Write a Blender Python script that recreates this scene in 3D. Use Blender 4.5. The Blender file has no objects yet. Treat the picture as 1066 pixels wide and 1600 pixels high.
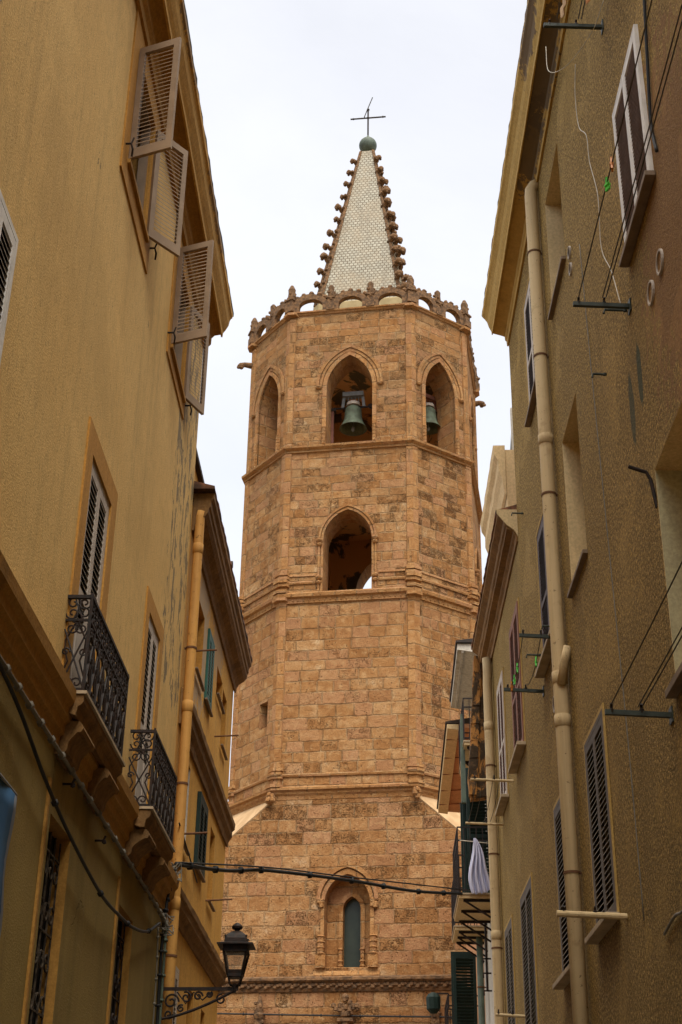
import bpy, bmesh, math, random
from mathutils import Vector, Matrix
R_ = math.radians
random.seed(7)
sc = bpy.context.scene
COL = sc.collection

# ------------------------------------------------------------------ camera
cd = bpy.data.cameras.new("camera"); cam = bpy.data.objects.new("camera", cd); COL.objects.link(cam)
cd.sensor_fit = 'VERTICAL'; cd.sensor_height = 36.0; cd.sensor_width = 24.0; cd.lens = 50.0
cd.clip_start = 0.1; cd.clip_end = 2000
p_, r_ = R_(27.4), R_(0.88)
Fv = Vector((0, math.cos(p_), math.sin(p_))); Uv = Vector((0, -math.sin(p_), math.cos(p_))); Rv = Vector((1, 0, 0))
R2v = Rv*math.cos(r_) + Uv*math.sin(r_); U2v = -Rv*math.sin(r_) + Uv*math.cos(r_)
m = Matrix((R2v, U2v, -Fv)).transposed().to_4x4(); m.translation = (0, 0, 1.6)
cam.matrix_world = m
sc.camera = cam

# ------------------------------------------------------------------ sky, sun, exposure
SUN_EL, SUN_AZ = 54.0, 172.0        # azimuth clockwise from +Y (north = into the picture)
w = bpy.data.worlds.new("World"); sc.world = w; w.use_nodes = True
nt = w.node_tree; nt.nodes.clear()
out = nt.nodes.new('ShaderNodeOutputWorld')
sky = nt.nodes.new('ShaderNodeTexSky'); sky.sky_type = 'NISHITA'; sky.sun_disc = False
sky.sun_elevation = R_(SUN_EL); sky.sun_rotation = R_(SUN_AZ)
bg1 = nt.nodes.new('ShaderNodeBackground'); bg1.inputs[1].default_value = 0.05
nt.links.new(sky.outputs[0], bg1.inputs[0])
tc = nt.nodes.new('ShaderNodeTexCoord')
sep = nt.nodes.new('ShaderNodeSeparateXYZ'); nt.links.new(tc.outputs['Generated'], sep.inputs[0])
mr = nt.nodes.new('ShaderNodeMapRange'); mr.inputs[1].default_value = 0.0; mr.inputs[2].default_value = 1.0
mr.inputs[3].default_value = 0.0; mr.inputs[4].default_value = 1.0
nt.links.new(sep.outputs[2], mr.inputs[0])
cr = nt.nodes.new('ShaderNodeValToRGB')          # overcast: brightest at the zenith
cr.color_ramp.elements[0].position = 0.0; cr.color_ramp.elements[0].color = (0.375, 0.362, 0.345, 1)
cr.color_ramp.elements[1].position = 1.0; cr.color_ramp.elements[1].color = (2.6, 2.4, 2.0, 1)
e = cr.color_ramp.elements.new(0.35); e.color = (0.385, 0.368, 0.347, 1)
e = cr.color_ramp.elements.new(0.78); e.color = (0.385, 0.37, 0.35, 1)
nt.links.new(mr.outputs[0], cr.inputs[0])
ns = nt.nodes.new('ShaderNodeTexNoise'); ns.inputs['Scale'].default_value = 2.6; ns.inputs['Detail'].default_value = 7.0; ns.inputs['Roughness'].default_value = 0.6; ns.inputs['Distortion'].default_value = 0.5
nt.links.new(tc.outputs['Generated'], ns.inputs['Vector'])
mr2 = nt.nodes.new('ShaderNodeMapRange'); mr2.inputs[1].default_value = 0.3; mr2.inputs[2].default_value = 0.7
mr2.inputs[3].default_value = 0.88; mr2.inputs[4].default_value = 1.08
nt.links.new(ns.outputs[0], mr2.inputs[0])
mx = nt.nodes.new('ShaderNodeVectorMath'); mx.operation = 'SCALE'
nt.links.new(cr.outputs[0], mx.inputs[0]); nt.links.new(mr2.outputs[0], mx.inputs['Scale'])
bg2 = nt.nodes.new('ShaderNodeBackground'); nt.links.new(mx.outputs[0], bg2.inputs[0])
ad = nt.nodes.new('ShaderNodeAddShader')
nt.links.new(bg1.outputs[0], ad.inputs[0]); nt.links.new(bg2.outputs[0], ad.inputs[1]); nt.links.new(ad.outputs[0], out.inputs[0])

sl = bpy.data.lights.new("sun", 'SUN'); sl.energy = 1.5; sl.angle = R_(35); sl.color = (1.0, 0.95, 0.87)
so = bpy.data.objects.new("sun", sl); COL.objects.link(so)
sd = Vector((math.sin(R_(SUN_AZ))*math.cos(R_(SUN_EL)), math.cos(R_(SUN_AZ))*math.cos(R_(SUN_EL)), math.sin(R_(SUN_EL))))
so.rotation_euler = sd.to_track_quat('Z', 'Y').to_euler(); so.location = (0, 0, 60)
sc.view_settings.view_transform = 'Standard'; sc.view_settings.look = 'None'
sc.view_settings.exposure = 1.12; sc.view_settings.gamma = 1.0

# ------------------------------------------------------------------ node helpers
class NT:
    def __init__(s, name):
        s.m = bpy.data.materials.new(name); s.m.use_nodes = True; s.t = s.m.node_tree
        s.b = s.t.nodes['Principled BSDF']
        s.b.inputs['Roughness'].default_value = 0.85
        s.b.inputs['Specular IOR Level'].default_value = 0.25
    def n(s, kind, **kw):
        n = s.t.nodes.new('ShaderNode' + kind)
        for k, v in kw.items(): setattr(n, k, v)
        return n
    def l(s, a, b): s.t.links.new(a, b)
    def put(s, sock, v):
        if hasattr(v, 'is_output') or isinstance(v, bpy.types.NodeSocket): s.l(v, sock)
        else:
            if isinstance(v, (tuple, list)) and len(v) == 3 and sock.type == 'RGBA': v = (*v, 1)
            sock.default_value = v
    def math(s, op, a, b=0.0, c=None, clamp=False):
        n = s.n('Math', operation=op); n.use_clamp = clamp
        s.put(n.inputs[0], a); s.put(n.inputs[1], b)
        if c is not None: s.put(n.inputs[2], c)
        return n.outputs[0]
    def rng(s, v, a, b, c=0.0, d=1.0, smooth=True):
        n = s.n('MapRange'); n.interpolation_type = 'SMOOTHSTEP' if smooth else 'LINEAR'
        s.put(n.inputs[0], v)
        for i, x in enumerate((a, b, c, d)): s.put(n.inputs[i+1], x)
        return n.outputs[0]
    def mix(s, f, a, b, mode='MIX'):
        n = s.n('Mix', data_type='RGBA', blend_type=mode)
        s.put(n.inputs[0], f); s.put(n.inputs[6], a); s.put(n.inputs[7], b)
        return n.outputs[2]
    def obj(s): return s.n('TexCoord').outputs['Object']
    def uv(s): return s.n('TexCoord').outputs['UV']
    def sc(s, v, x, y, z):
        n = s.n('Mapping'); s.l(v, n.inputs[0]); n.inputs['Scale'].default_value = (x, y, z); return n.outputs[0]
    def noise(s, v, scale, detail=4, rough=0.55, dist=0.0):
        n = s.n('TexNoise'); s.l(v, n.inputs['Vector']); n.inputs['Scale'].default_value = scale
        n.inputs['Detail'].default_value = detail; n.inputs['Roughness'].default_value = rough; n.inputs['Distortion'].default_value = dist
        return n.outputs[0]
    def vor(s, v, scale, feature='F1'):
        n = s.n('TexVoronoi', feature=feature); s.l(v, n.inputs['Vector']); n.inputs['Scale'].default_value = scale
        return n.outputs['Distance']
    def col(s, c): s.put(s.b.inputs['Base Color'], c)
    def bump(s, h, dist, strength=1.0):
        n = s.n('Bump'); n.inputs['Distance'].default_value = dist; n.inputs['Strength'].default_value = strength
        s.l(h, n.inputs['Height']); s.l(n.outputs[0], s.b.inputs['Normal'])

def simple(name, col, rough=0.8, var=0.25, scale=6, bump=0.004, bscale=30, metal=0.0, dark=None):
    M = NT(name); v = M.obj()
    n = M.noise(v, scale, 5)
    c2 = dark or tuple(c*(1-var) for c in col)
    M.col(M.mix(M.rng(n, 0.35, 0.65), c2, col)); M.b.inputs['Roughness'].default_value = rough
    M.b.inputs['Metallic'].default_value = metal
    if bump: M.bump(M.noise(v, bscale, 4), bump)
    return M.m

def plaster(name, c1, c2, grain=60, gb=0.004, streak=0.35, streakcol=None, peel=None, patches=(), mottle=0.5, rough_b=0.0, vfine=0.25, crack=0.0, repair=0.0, speck=0.0):
    """lime plaster: cloudy tone, rain streaks, grain; peel = (s0, s1) a strip where paint flakes off"""
    M = NT(name); v = M.obj()
    big = M.noise(v, 0.55, 5, 0.6)
    c = M.mix(M.rng(big, 0.35, 0.65), c1, c2)
    st = M.noise(M.sc(v, 5.0, 5.0, 0.28), 1.0, 6, 0.6)
    scol = streakcol or tuple(x*0.55 for x in c1)
    c = M.mix(M.math('MULTIPLY', M.rng(st, 0.48, 0.75), streak), c, scol)
    g = M.noise(v, grain, 3, 0.7)
    c = M.mix(M.math('MULTIPLY', M.rng(g, 0.35, 0.65), mottle), c, tuple(x*0.62 for x in c1))
    if speck:
        sp = M.noise(v, grain*0.42, 3, 0.85)
        c = M.mix(M.rng(sp, 0.50, 0.57, 0.0, speck), c, tuple(x*0.36 for x in c1)); c = M.mix(M.rng(sp, 0.47, 0.40, 0.0, speck), c, tuple(min(1, x*1.75) for x in c2))
    vs_ = M.noise(M.sc(v, 34.0, 34.0, 7.0), 1.0, 5, 0.7)
    c = M.mix(M.math('MULTIPLY', M.rng(vs_, 0.5, 0.66), vfine), c, tuple(x*0.55 for x in c1))
    mid = M.noise(v, 3.5, 6, 0.65)
    c = M.mix(M.math('MULTIPLY', M.rng(mid, 0.5, 0.75), 0.35), c, tuple(min(1, x*1.18) for x in c2))
    h = M.math('MULTIPLY', g, 1.0)
    if speck: h = M.math('SUBTRACT', h, M.math('MULTIPLY', sp, 1.6))
    if rough_b:
        vo = M.vor(v, grain*0.55)
        h = M.math('ADD', h, M.math('MULTIPLY', vo, rough_b))
        c = M.mix(M.rng(vo, 0.35, 0.7, 0.0, 0.45), c, tuple(x*0.4 for x in c1))
    if repair:                                          # smoother, greyer patches of later mortar
        rp = M.rng(M.noise(v, 0.8, 6, 0.6, 0.4), 0.56, 0.575)
        c = M.mix(M.math('MULTIPLY', rp, 0.5*repair), c, tuple(x*k for x, k in zip(c1, (0.72, 0.76, 0.85))))
        h = M.math('MULTIPLY', h, M.rng(rp, 0.0, 1.0, 1.0, 0.35))
        st2 = M.noise(M.sc(v, 1.4, 1.4, 0.12), 1.0, 5, 0.6)
        c = M.mix(M.math('MULTIPLY', M.rng(st2, 0.52, 0.66), 0.35), c, tuple(x*0.5 for x in c1))
    if crack:
        vv_ = M.n('VectorMath', operation='ADD'); M.l(v, vv_.inputs[0]); nn_ = M.n('TexNoise'); M.l(v, nn_.inputs['Vector']); nn_.inputs['Scale'].default_value = 1.6; nn_.inputs['Detail'].default_value = 6.0; M.l(nn_.outputs['Color'], vv_.inputs[1])
        ck = M.vor(vv_.outputs[0], 0.42, 'DISTANCE_TO_EDGE')
        cm = M.math('MULTIPLY', M.rng(ck, 0.0015, 0.005, 1.0, 0.0), M.rng(M.noise(v, 0.7, 3), 0.52, 0.58))
        c = M.mix(M.math('MULTIPLY', cm, crack), c, tuple(x*0.25 for x in c1)); h = M.math('SUBTRACT', h, M.math('MULTIPLY', cm, crack))
        dm = M.noise(v, 0.33, 6, 0.62, 0.5)
        c = M.mix(M.rng(dm, 0.54, 0.62, 0.0, 0.28), c, tuple(x*0.66 for x in c1))
        c = M.mix(M.rng(dm, 0.44, 0.38, 0.0, 0.22), c, tuple(min(1, x*1.2) for x in c2))
    sx = M.n('SeparateXYZ'); M.l(v, sx.inputs[0])
    for (s, z, rs, rz, col, amt) in patches:
        dx = M.math('DIVIDE', M.math('SUBTRACT', sx.outputs[0], s), rs); dz = M.math('DIVIDE', M.math('SUBTRACT', sx.outputs[2], z), rz)
        d = M.math('SQRT', M.math('ADD', M.math('MULTIPLY', dx, dx), M.math('MULTIPLY', dz, dz)))
        d = M.math('ADD', d, M.math('MULTIPLY', M.math('SUBTRACT', M.noise(v, 6.0, 7, 0.72, 0.6), 0.5), 3.2 if rs > 0.3 else 0.7))
        c = M.mix(M.math('MULTIPLY', M.rng(d, 1.05, 0.85), amt), c, col)
    if peel:
        a, b = peel
        f = M.noise(M.sc(v, 6.5, 6.5, 2.0), 1.0, 8, 0.7, 0.6)
        f = M.math('ADD', f, M.math('MULTIPLY', M.noise(v, 14.0, 3), 0.12))
        sg = M.math('MULTIPLY', M.rng(sx.outputs[0], a, a+0.9), M.rng(sx.outputs[0], b, b-0.1))
        sg = M.math('MULTIPLY', sg, M.rng(sx.outputs[2], 6.3, 7.6))
        th = M.math('ADD', f, M.math('MULTIPLY', sg, 0.16))
        mk = M.rng(th, 0.755, 0.765)
        ed = M.math('MULTIPLY', M.rng(th, 0.735, 0.755), M.math('SUBTRACT', 1.0, mk))
        c = M.mix(M.math('MULTIPLY', mk, 0.85), c, (0.17, 0.135, 0.085))
        c = M.mix(M.math('MULTIPLY', ed, 0.55), c, (0.52, 0.40, 0.22))
        h = M.math('SUBTRACT', h, M.math('MULTIPLY', mk, 1.6))
    M.col(c); M.bump(h, gb)
    M.b.inputs['Roughness'].default_value = 0.92
    return M.m

def ashlar(name, ramp, h=0.285, erode=0.5, mortar=(0.43, 0.285, 0.15), grey=0.35, joints=True, wf=(1.15, 1.35)):
    M = NT(name); uv = M.uv(); s = M.n('SeparateXYZ'); M.l(uv, s.inputs[0]); u, v = s.outputs[0], s.outputs[1]
    nz = M.noise(uv, 2.2, 3); nz2 = M.noise(uv, 7.0, 4)
    v1 = M.math('ADD', v, M.math('MULTIPLY', M.math('SINE', M.math('MULTIPLY', v, 2.3)), 0.05))
    v1 = M.math('ADD', v1, M.math('MULTIPLY', M.math('SUBTRACT', nz, 0.5), 0.06))
    v1 = M.math('ADD', v1, M.math('MULTIPLY', M.math('SUBTRACT', nz2, 0.5), 0.035))
    u1 = M.math('ADD', u, M.math('MULTIPLY', M.math('SUBTRACT', nz2, 0.5), 0.05))
    vr = M.math('DIVIDE', v1, h); row = M.math('FLOOR', vr); fv = M.math('SUBTRACT', vr, row)
    wn = M.n('TexWhiteNoise', noise_dimensions='1D'); M.l(row, wn.inputs['W'])
    wr = M.n('SeparateColor'); M.l(wn.outputs['Color'], wr.inputs[0])
    wid = M.math('MULTIPLY', M.math('ADD', M.math('MULTIPLY', wr.outputs[0], wf[1]), wf[0]), h)
    cu = M.math('ADD', M.math('DIVIDE', u1, wid), M.math('MULTIPLY', wr.outputs[1], 17.0))
    cell = M.math('FLOOR', cu); fu = M.math('SUBTRACT', cu, cell)
    cb = M.n('CombineXYZ'); M.l(cell, cb.inputs[0]); M.l(row, cb.inputs[1])
    w2 = M.n('TexWhiteNoise', noise_dimensions='2D'); M.l(cb.outputs[0], w2.inputs['Vector'])
    rc = M.n('SeparateColor'); M.l(w2.outputs['Color'], rc.inputs[0]); r1, r2, r3 = rc.outputs[0], rc.outputs[1], rc.outputs[2]
    # jittered block ends so that neighbouring blocks differ in length
    du = M.math('MULTIPLY', M.math('MINIMUM', fu, M.math('SUBTRACT', 1.0, fu)), wid)
    dv = M.math('MULTIPLY', M.math('MINIMUM', fv, M.math('SUBTRACT', 1.0, fv)), h)
    d = M.math('MINIMUM', du, dv)
    fine = M.noise(uv, 26.0, 5, 0.65)
    d = M.math('ADD', d, M.math('MULTIPLY', M.math('SUBTRACT', fine, 0.5), 0.05))
    mort = M.math('MULTIPLY', M.rng(d, 0.004, 0.026, 1.0, 0.0), M.rng(M.noise(uv, 3.1, 5, 0.65), 0.36, 0.56, 0.12, 1.0))
    cr = M.n('ValToRGB'); cr.color_ramp.elements.remove(cr.color_ramp.elements[0])
    cr.color_ramp.interpolation = 'LINEAR'
    for i, (p, cc) in enumerate(ramp):
        el = cr.color_ramp.elements[0] if i == 0 else cr.color_ramp.elements.new(p)
        el.position = p; el.color = (*cc, 1)
    bl0 = M.noise(uv, 3.2, 6, 0.68, 0.4)
    M.l(M.math('ADD', M.math('MULTIPLY', r1, 0.55), M.math('MULTIPLY', M.rng(bl0, 0.28, 0.72), 0.45)), cr.inputs[0])
    c = M.mix(M.rng(r3, 0.62, 0.8, 0.0, 0.55), cr.outputs[0], (0.43, 0.225, 0.12))
    big = M.noise(uv, 0.45, 5, 0.6)
    c = M.mix(M.rng(big, 0.35, 0.7, 0.0, 0.3), c, (0.27, 0.12, 0.04))
    c = M.mix(M.rng(fine, 0.32, 0.68, 0.0, 0.75), c, M.mix(0.55, c, (0.12, 0.05, 0.016)))
    blotch = M.noise(uv, 4.5, 6, 0.7, 0.3)
    c = M.mix(M.rng(blotch, 0.52, 0.66, 0.0, 0.6), c, (0.44, 0.265, 0.12))
    c = M.mix(M.rng(blotch, 0.47, 0.34, 0.0, 0.6), c, (0.20, 0.082, 0.026))
    c = M.mix(M.rng(M.noise(uv, 42.0, 4, 0.7), 0.57, 0.68, 0.0, 0.7), c, (0.11, 0.05, 0.018))
    # grey lichen in the upper half
    gz = M.math('MULTIPLY', M.rng(v, 15.0, 27.0), M.rng(M.noise(uv, 1.1, 7, 0.72, 0.3), 0.40, 0.62))
    c = M.mix(M.math('MULTIPLY', gz, grey), c, (0.15, 0.10, 0.052))
    # pits: some blocks are badly eroded; dirt and pit shade painted into the colour
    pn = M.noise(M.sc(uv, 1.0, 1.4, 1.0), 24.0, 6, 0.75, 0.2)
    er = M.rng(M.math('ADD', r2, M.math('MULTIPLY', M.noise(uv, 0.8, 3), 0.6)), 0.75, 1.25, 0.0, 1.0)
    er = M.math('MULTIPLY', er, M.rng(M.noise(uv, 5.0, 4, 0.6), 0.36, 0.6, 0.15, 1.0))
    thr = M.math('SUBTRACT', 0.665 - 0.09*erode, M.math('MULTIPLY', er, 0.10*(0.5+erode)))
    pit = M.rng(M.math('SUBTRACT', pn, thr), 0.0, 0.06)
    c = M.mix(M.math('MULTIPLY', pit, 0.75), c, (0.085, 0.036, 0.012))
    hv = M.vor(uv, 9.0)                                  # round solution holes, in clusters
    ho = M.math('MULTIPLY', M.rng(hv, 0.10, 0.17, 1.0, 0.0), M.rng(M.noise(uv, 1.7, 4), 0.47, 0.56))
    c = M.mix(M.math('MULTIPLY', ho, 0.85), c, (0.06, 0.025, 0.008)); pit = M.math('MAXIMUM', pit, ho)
    hgt = M.math('MULTIPLY', pit, -0.9)
    hgt = M.math('ADD', hgt, M.math('MULTIPLY', fine, 0.5))
    hgt = M.math('ADD', hgt, M.math('MULTIPLY', nz2, 0.5))
    hgt = M.math('ADD', hgt, M.math('MULTIPLY', r3, 0.35))
    if joints:
        mcol = M.mix(M.rng(M.noise(uv, 2.4, 4), 0.40, 0.52), (0.19, 0.105, 0.045), mortar)
        c = M.mix(M.math('MULTIPLY', mort, 0.62), c, mcol)
        hgt = M.math('SUBTRACT', hgt, M.math('MULTIPLY', mort, 0.55))
    M.col(c); M.bump(hgt, 0.06, 1.0)
    M.b.inputs['Roughness'].default_value = 0.95; M.b.inputs['Specular IOR Level'].default_value = 0.1
    return M.m

RAMP = [(0.0, (0.205, 0.088, 0.028)), (0.28, (0.325, 0.152, 0.052)), (0.58, (0.405, 0.207, 0.078)), (0.85, (0.49, 0.288, 0.13)), (1.0, (0.63, 0.45, 0.26))]
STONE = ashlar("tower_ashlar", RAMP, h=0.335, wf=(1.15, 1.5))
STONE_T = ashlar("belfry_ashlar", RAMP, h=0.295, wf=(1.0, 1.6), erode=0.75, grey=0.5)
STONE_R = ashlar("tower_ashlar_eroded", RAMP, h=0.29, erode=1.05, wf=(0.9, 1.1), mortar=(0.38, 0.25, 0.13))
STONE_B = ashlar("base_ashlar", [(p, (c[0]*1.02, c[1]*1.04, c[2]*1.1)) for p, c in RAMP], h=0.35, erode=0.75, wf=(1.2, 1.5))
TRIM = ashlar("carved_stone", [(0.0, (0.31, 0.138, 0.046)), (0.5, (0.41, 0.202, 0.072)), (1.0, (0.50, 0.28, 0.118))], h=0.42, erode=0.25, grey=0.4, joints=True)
TRIM_GREY = simple("weathered_carving", (0.205, 0.11, 0.05), 0.95, scale=9, bump=0.03, bscale=14, dark=(0.085, 0.05, 0.027))
PALE = simple("pale_render", (0.47, 0.31, 0.165), 0.9, scale=3, dark=(0.38, 0.24, 0.12))
DRUM = simple("pale_drum_plaster", (0.35, 0.27, 0.14), 0.9, scale=3, dark=(0.28, 0.21, 0.105))
INNER = plaster("chamber_plaster", (0.32, 0.165, 0.06), (0.38, 0.20, 0.08), grain=25, streak=0.2,
                patches=())
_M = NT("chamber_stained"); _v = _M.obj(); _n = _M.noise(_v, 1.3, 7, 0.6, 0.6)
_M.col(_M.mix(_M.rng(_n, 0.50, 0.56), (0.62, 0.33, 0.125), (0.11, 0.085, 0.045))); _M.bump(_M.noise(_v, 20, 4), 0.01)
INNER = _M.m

def tiles():
    M = NT("glazed_scale_tiles"); uv = M.uv()
    b = M.n('TexBrick'); M.l(uv, b.inputs['Vector']); b.offset = 0.5; b.squash = 1.0
    b.inputs['Color1'].default_value = (0.345, 0.315, 0.235, 1); b.inputs['Color2'].default_value = (0.245, 0.222, 0.16, 1)
    b.inputs['Mortar'].default_value = (0.12, 0.08, 0.042, 1); b.inputs['Scale'].default_value = 1.0
    b.inputs['Mortar Size'].default_value = 0.016; b.inputs['Mortar Smooth'].default_value = 0.5
    b.inputs['Brick Width'].default_value = 0.145; b.inputs['Row Height'].default_value = 0.125
    n = M.noise(uv, 1.1, 5); n2 = M.noise(uv, 9.0, 3)
    c = M.mix(M.rng(n, 0.4, 0.62, 0.0, 0.6), b.outputs[0], (0.28, 0.215, 0.13))
    c = M.mix(M.rng(M.noise(M.sc(uv, 1, 0.15, 1), 3.0, 5), 0.5, 0.7, 0.0, 0.5), c, (0.18, 0.145, 0.095))
    c = M.mix(M.rng(n2, 0.5, 0.7, 0.0, 0.4), c, (0.28, 0.28, 0.21))
    M.col(c); M.bump(M.math('SUBTRACT', 1.0, b.outputs[1]), 0.02)
    M.b.inputs['Roughness'].default_value = 0.45
    return M.m
TILES = tiles()

OCHRE = plaster("ochre_plaster", (0.73, 0.465, 0.16), (0.78, 0.515, 0.19), grain=55, gb=0.006, streak=0.5, streakcol=(0.42, 0.27, 0.10), crack=0.04, vfine=0.6, peel=(11.9, 14.2), mottle=0.4)
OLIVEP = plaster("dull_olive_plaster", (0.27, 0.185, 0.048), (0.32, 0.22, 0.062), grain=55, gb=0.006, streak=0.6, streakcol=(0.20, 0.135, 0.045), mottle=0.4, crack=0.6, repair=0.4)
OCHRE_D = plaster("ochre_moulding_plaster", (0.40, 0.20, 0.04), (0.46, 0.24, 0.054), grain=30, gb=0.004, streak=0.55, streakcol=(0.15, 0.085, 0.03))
FASCIA = plaster("pale_orange_fascia_plaster", (0.60, 0.33, 0.08), (0.66, 0.38, 0.10), grain=25, gb=0.005, streak=0.3, patches=((9.0, 13.0, 1.0, 0.06, (0.20, 0.13, 0.07), 0.8), (12.0, 13.0, 1.0, 0.06, (0.2, 0.13, 0.07), 0.8)))
FASCIA_R = plaster("pale_brown_fascia_plaster", (0.50, 0.31, 0.085), (0.56, 0.36, 0.11), grain=25, gb=0.005, streak=0.3, patches=((8.4, 14.7, 1.0, 0.2, (0.15, 0.10, 0.06), 0.9), (10.6, 14.7, 0.7, 0.13, (0.14, 0.095, 0.06), 0.9), (6.2, 14.7, 0.8, 0.2, (0.15, 0.10, 0.06), 0.9)))
SURR = plaster("orange_surround_plaster", (0.48, 0.235, 0.045), (0.54, 0.275, 0.06), grain=40, gb=0.003, streak=0.3)
ORANGE = plaster("orange_plaster", (0.64, 0.33, 0.06), (0.69, 0.38, 0.08), grain=40, gb=0.005, streak=0.5, streakcol=(0.34, 0.19, 0.08), peel=None,
                 patches=((1.6, 8.9, 1.0, 1.1, (0.42, 0.33, 0.23), 0.8), (3.6, 9.5, 0.7, 0.5, (0.36, 0.26, 0.16), 0.7)))
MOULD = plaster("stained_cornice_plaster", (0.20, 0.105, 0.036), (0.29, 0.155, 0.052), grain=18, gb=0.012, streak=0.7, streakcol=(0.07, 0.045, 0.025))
ROUGH = plaster("roughcast_render", (0.375, 0.228, 0.056), (0.43, 0.27, 0.075), crack=0.5, repair=0.45, grain=75, gb=0.02, streak=0.45, streakcol=(0.19, 0.13, 0.055), mottle=0.6, speck=0.95, rough_b=0.6,
                patches=((6.6, 8.7, 1.0, 1.6, (0.27, 0.13, 0.045), 0.7), (8.12, 8.2, 0.09, 0.33, (0.045, 0.06, 0.03), 0.85), (8.52, 8.1, 0.10, 0.38, (0.05, 0.06, 0.032), 0.8)))
ROUGH2 = plaster("grey_brown_render", (0.365, 0.23, 0.062), (0.42, 0.27, 0.08), repair=0.4, grain=85, gb=0.015, streak=0.5, streakcol=(0.22, 0.155, 0.08), mottle=0.5, speck=0.65, rough_b=0.3)
EAVE_R = plaster("brown_eave_plaster", (0.42, 0.25, 0.06), (0.48, 0.295, 0.08), grain=18, gb=0.006, streak=0.5, mottle=0.3,
                 patches=((10.9, 14.45, 1.1, 0.2, (0.12, 0.09, 0.06), 0.9), (8.9, 14.45, 0.8, 0.2, (0.13, 0.09, 0.055), 0.9), (12.3, 14.45, 0.9, 0.15, (0.11, 0.08, 0.05), 0.85), (6.0, 14.45, 0.6, 0.2, (0.13, 0.09, 0.06), 0.8)))
BANDR = plaster('window_band_plaster', (0.46, 0.29, 0.085), (0.52, 0.34, 0.11), grain=30, gb=0.003, streak=0.4)
CREAM = plaster("cream_reveal_plaster", (0.64, 0.47, 0.24), (0.70, 0.53, 0.29), grain=30, gb=0.003, streak=0.3)
GREENCREAM = plaster("greenish_reveal_plaster", (0.38, 0.34, 0.20), (0.44, 0.39, 0.23), grain=30, gb=0.003, streak=0.3)
YELLOW = plaster("pale_yellow_plaster", (0.66, 0.47, 0.24), (0.72, 0.52, 0.28), grain=25, gb=0.004, streak=0.35)
SALMON = plaster("salmon_plaster", (0.55, 0.27, 0.13), (0.62, 0.32, 0.16), grain=25, gb=0.004, streak=0.35)
WHITEW = plaster("stained_white_plaster", (0.55, 0.50, 0.42), (0.64, 0.60, 0.52), grain=20, gb=0.006, streak=0.7, streakcol=(0.25, 0.19, 0.12))
_M = NT("weathered_orange_plaster"); _v = _M.obj(); _n = _M.noise(_M.sc(_v, 1.0, 1.0, 0.5), 4.0, 7, 0.65, 0.8); _c = _M.mix(_M.rng(_n, 0.45, 0.53), (0.40, 0.18, 0.045), (0.05, 0.03, 0.014)); _M.col(_M.mix(_M.rng(_M.noise(_v, 9.0, 4), 0.55, 0.62, 0.0, 0.7), _c, (0.12, 0.07, 0.035))); _M.bump(_n, 0.03); RUIN = _M.m
IRON = simple("black_wrought_iron", (0.012, 0.010, 0.009), 0.6, var=0.4, scale=20, bump=0.003, dark=(0.03, 0.015, 0.009))
STEEL = simple("dark_green_painted_steel", (0.045, 0.055, 0.042), 0.5, scale=12, bump=0.002)
RUST = simple("rusty_iron_rod", (0.16, 0.075, 0.035), 0.8, scale=20)
TAUPE = simple("taupe_painted_wood", (0.30, 0.21, 0.135), 0.6, var=0.2, scale=4, bump=0.002)
GREYWOOD = simple("pale_grey_painted_wood", (0.52, 0.44, 0.36), 0.6, var=0.2, scale=5, bump=0.002)
WHITE = simple("white_painted_wood", (0.74, 0.70, 0.64), 0.55, var=0.2, scale=5, bump=0.002)
BROWNW = simple("dark_brown_wood", (0.085, 0.05, 0.036), 0.6, scale=5)
REDW = simple("red_brown_wood", (0.26, 0.105, 0.055), 0.65, scale=5)
GREENW = simple("teal_green_wood", (0.03, 0.12, 0.09), 0.6, scale=5)
DGREEN = simple("dark_green_wood", (0.010, 0.026, 0.020), 0.6, scale=5)
OLIVE = simple("grey_olive_wood", (0.105, 0.075, 0.045), 0.65, scale=5)
SLATD = simple("dark_slats", (0.12, 0.095, 0.075), 0.6, scale=8)
SLATG = simple("pale_edge_slats", (0.38, 0.34, 0.28), 0.6, scale=8)
DARK = simple("dark_room", (0.008, 0.007, 0.006), 0.9, bump=0)
_M = NT("beige_downpipe_paint"); _v = _M.obj(); _c = _M.mix(_M.rng(_M.noise(_M.sc(_v, 9, 9, 0.35), 1.0, 6, 0.65), 0.42, 0.7, 0.0, 0.6), (0.58, 0.43, 0.23), (0.36, 0.25, 0.12))
_c = _M.mix(_M.rng(_M.noise(_v, 2.2, 7, 0.7), 0.55, 0.62, 0.0, 0.4), _c, (0.33, 0.215, 0.095)); _c = _M.mix(_M.rng(_M.noise(_v, 16.0, 5, 0.7), 0.63, 0.66, 0.0, 0.7), _c, tuple(x*0.4 for x in (0.33, 0.215, 0.095)))
_M.col(_c); _M.bump(_M.noise(_v, 5.0, 4), 0.01); _M.b.inputs['Roughness'].default_value = 0.7; PVC = _M.m
_M = NT("ochre_downpipe_paint"); _v = _M.obj(); _c = _M.mix(_M.rng(_M.noise(_M.sc(_v, 9, 9, 0.35), 1.0, 6, 0.65), 0.42, 0.7, 0.0, 0.6), (0.58, 0.30, 0.075), (0.36, 0.17, 0.045))
_c = _M.mix(_M.rng(_M.noise(_v, 2.2, 7, 0.7), 0.55, 0.62, 0.0, 0.4), _c, (0.36, 0.17, 0.045)); _c = _M.mix(_M.rng(_M.noise(_v, 16.0, 5, 0.7), 0.63, 0.66, 0.0, 0.7), _c, tuple(x*0.4 for x in (0.36, 0.17, 0.045)))
_M.col(_c); _M.bump(_M.noise(_v, 5.0, 4), 0.01); _M.b.inputs['Roughness'].default_value = 0.7; PIPEO = _M.m
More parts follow.
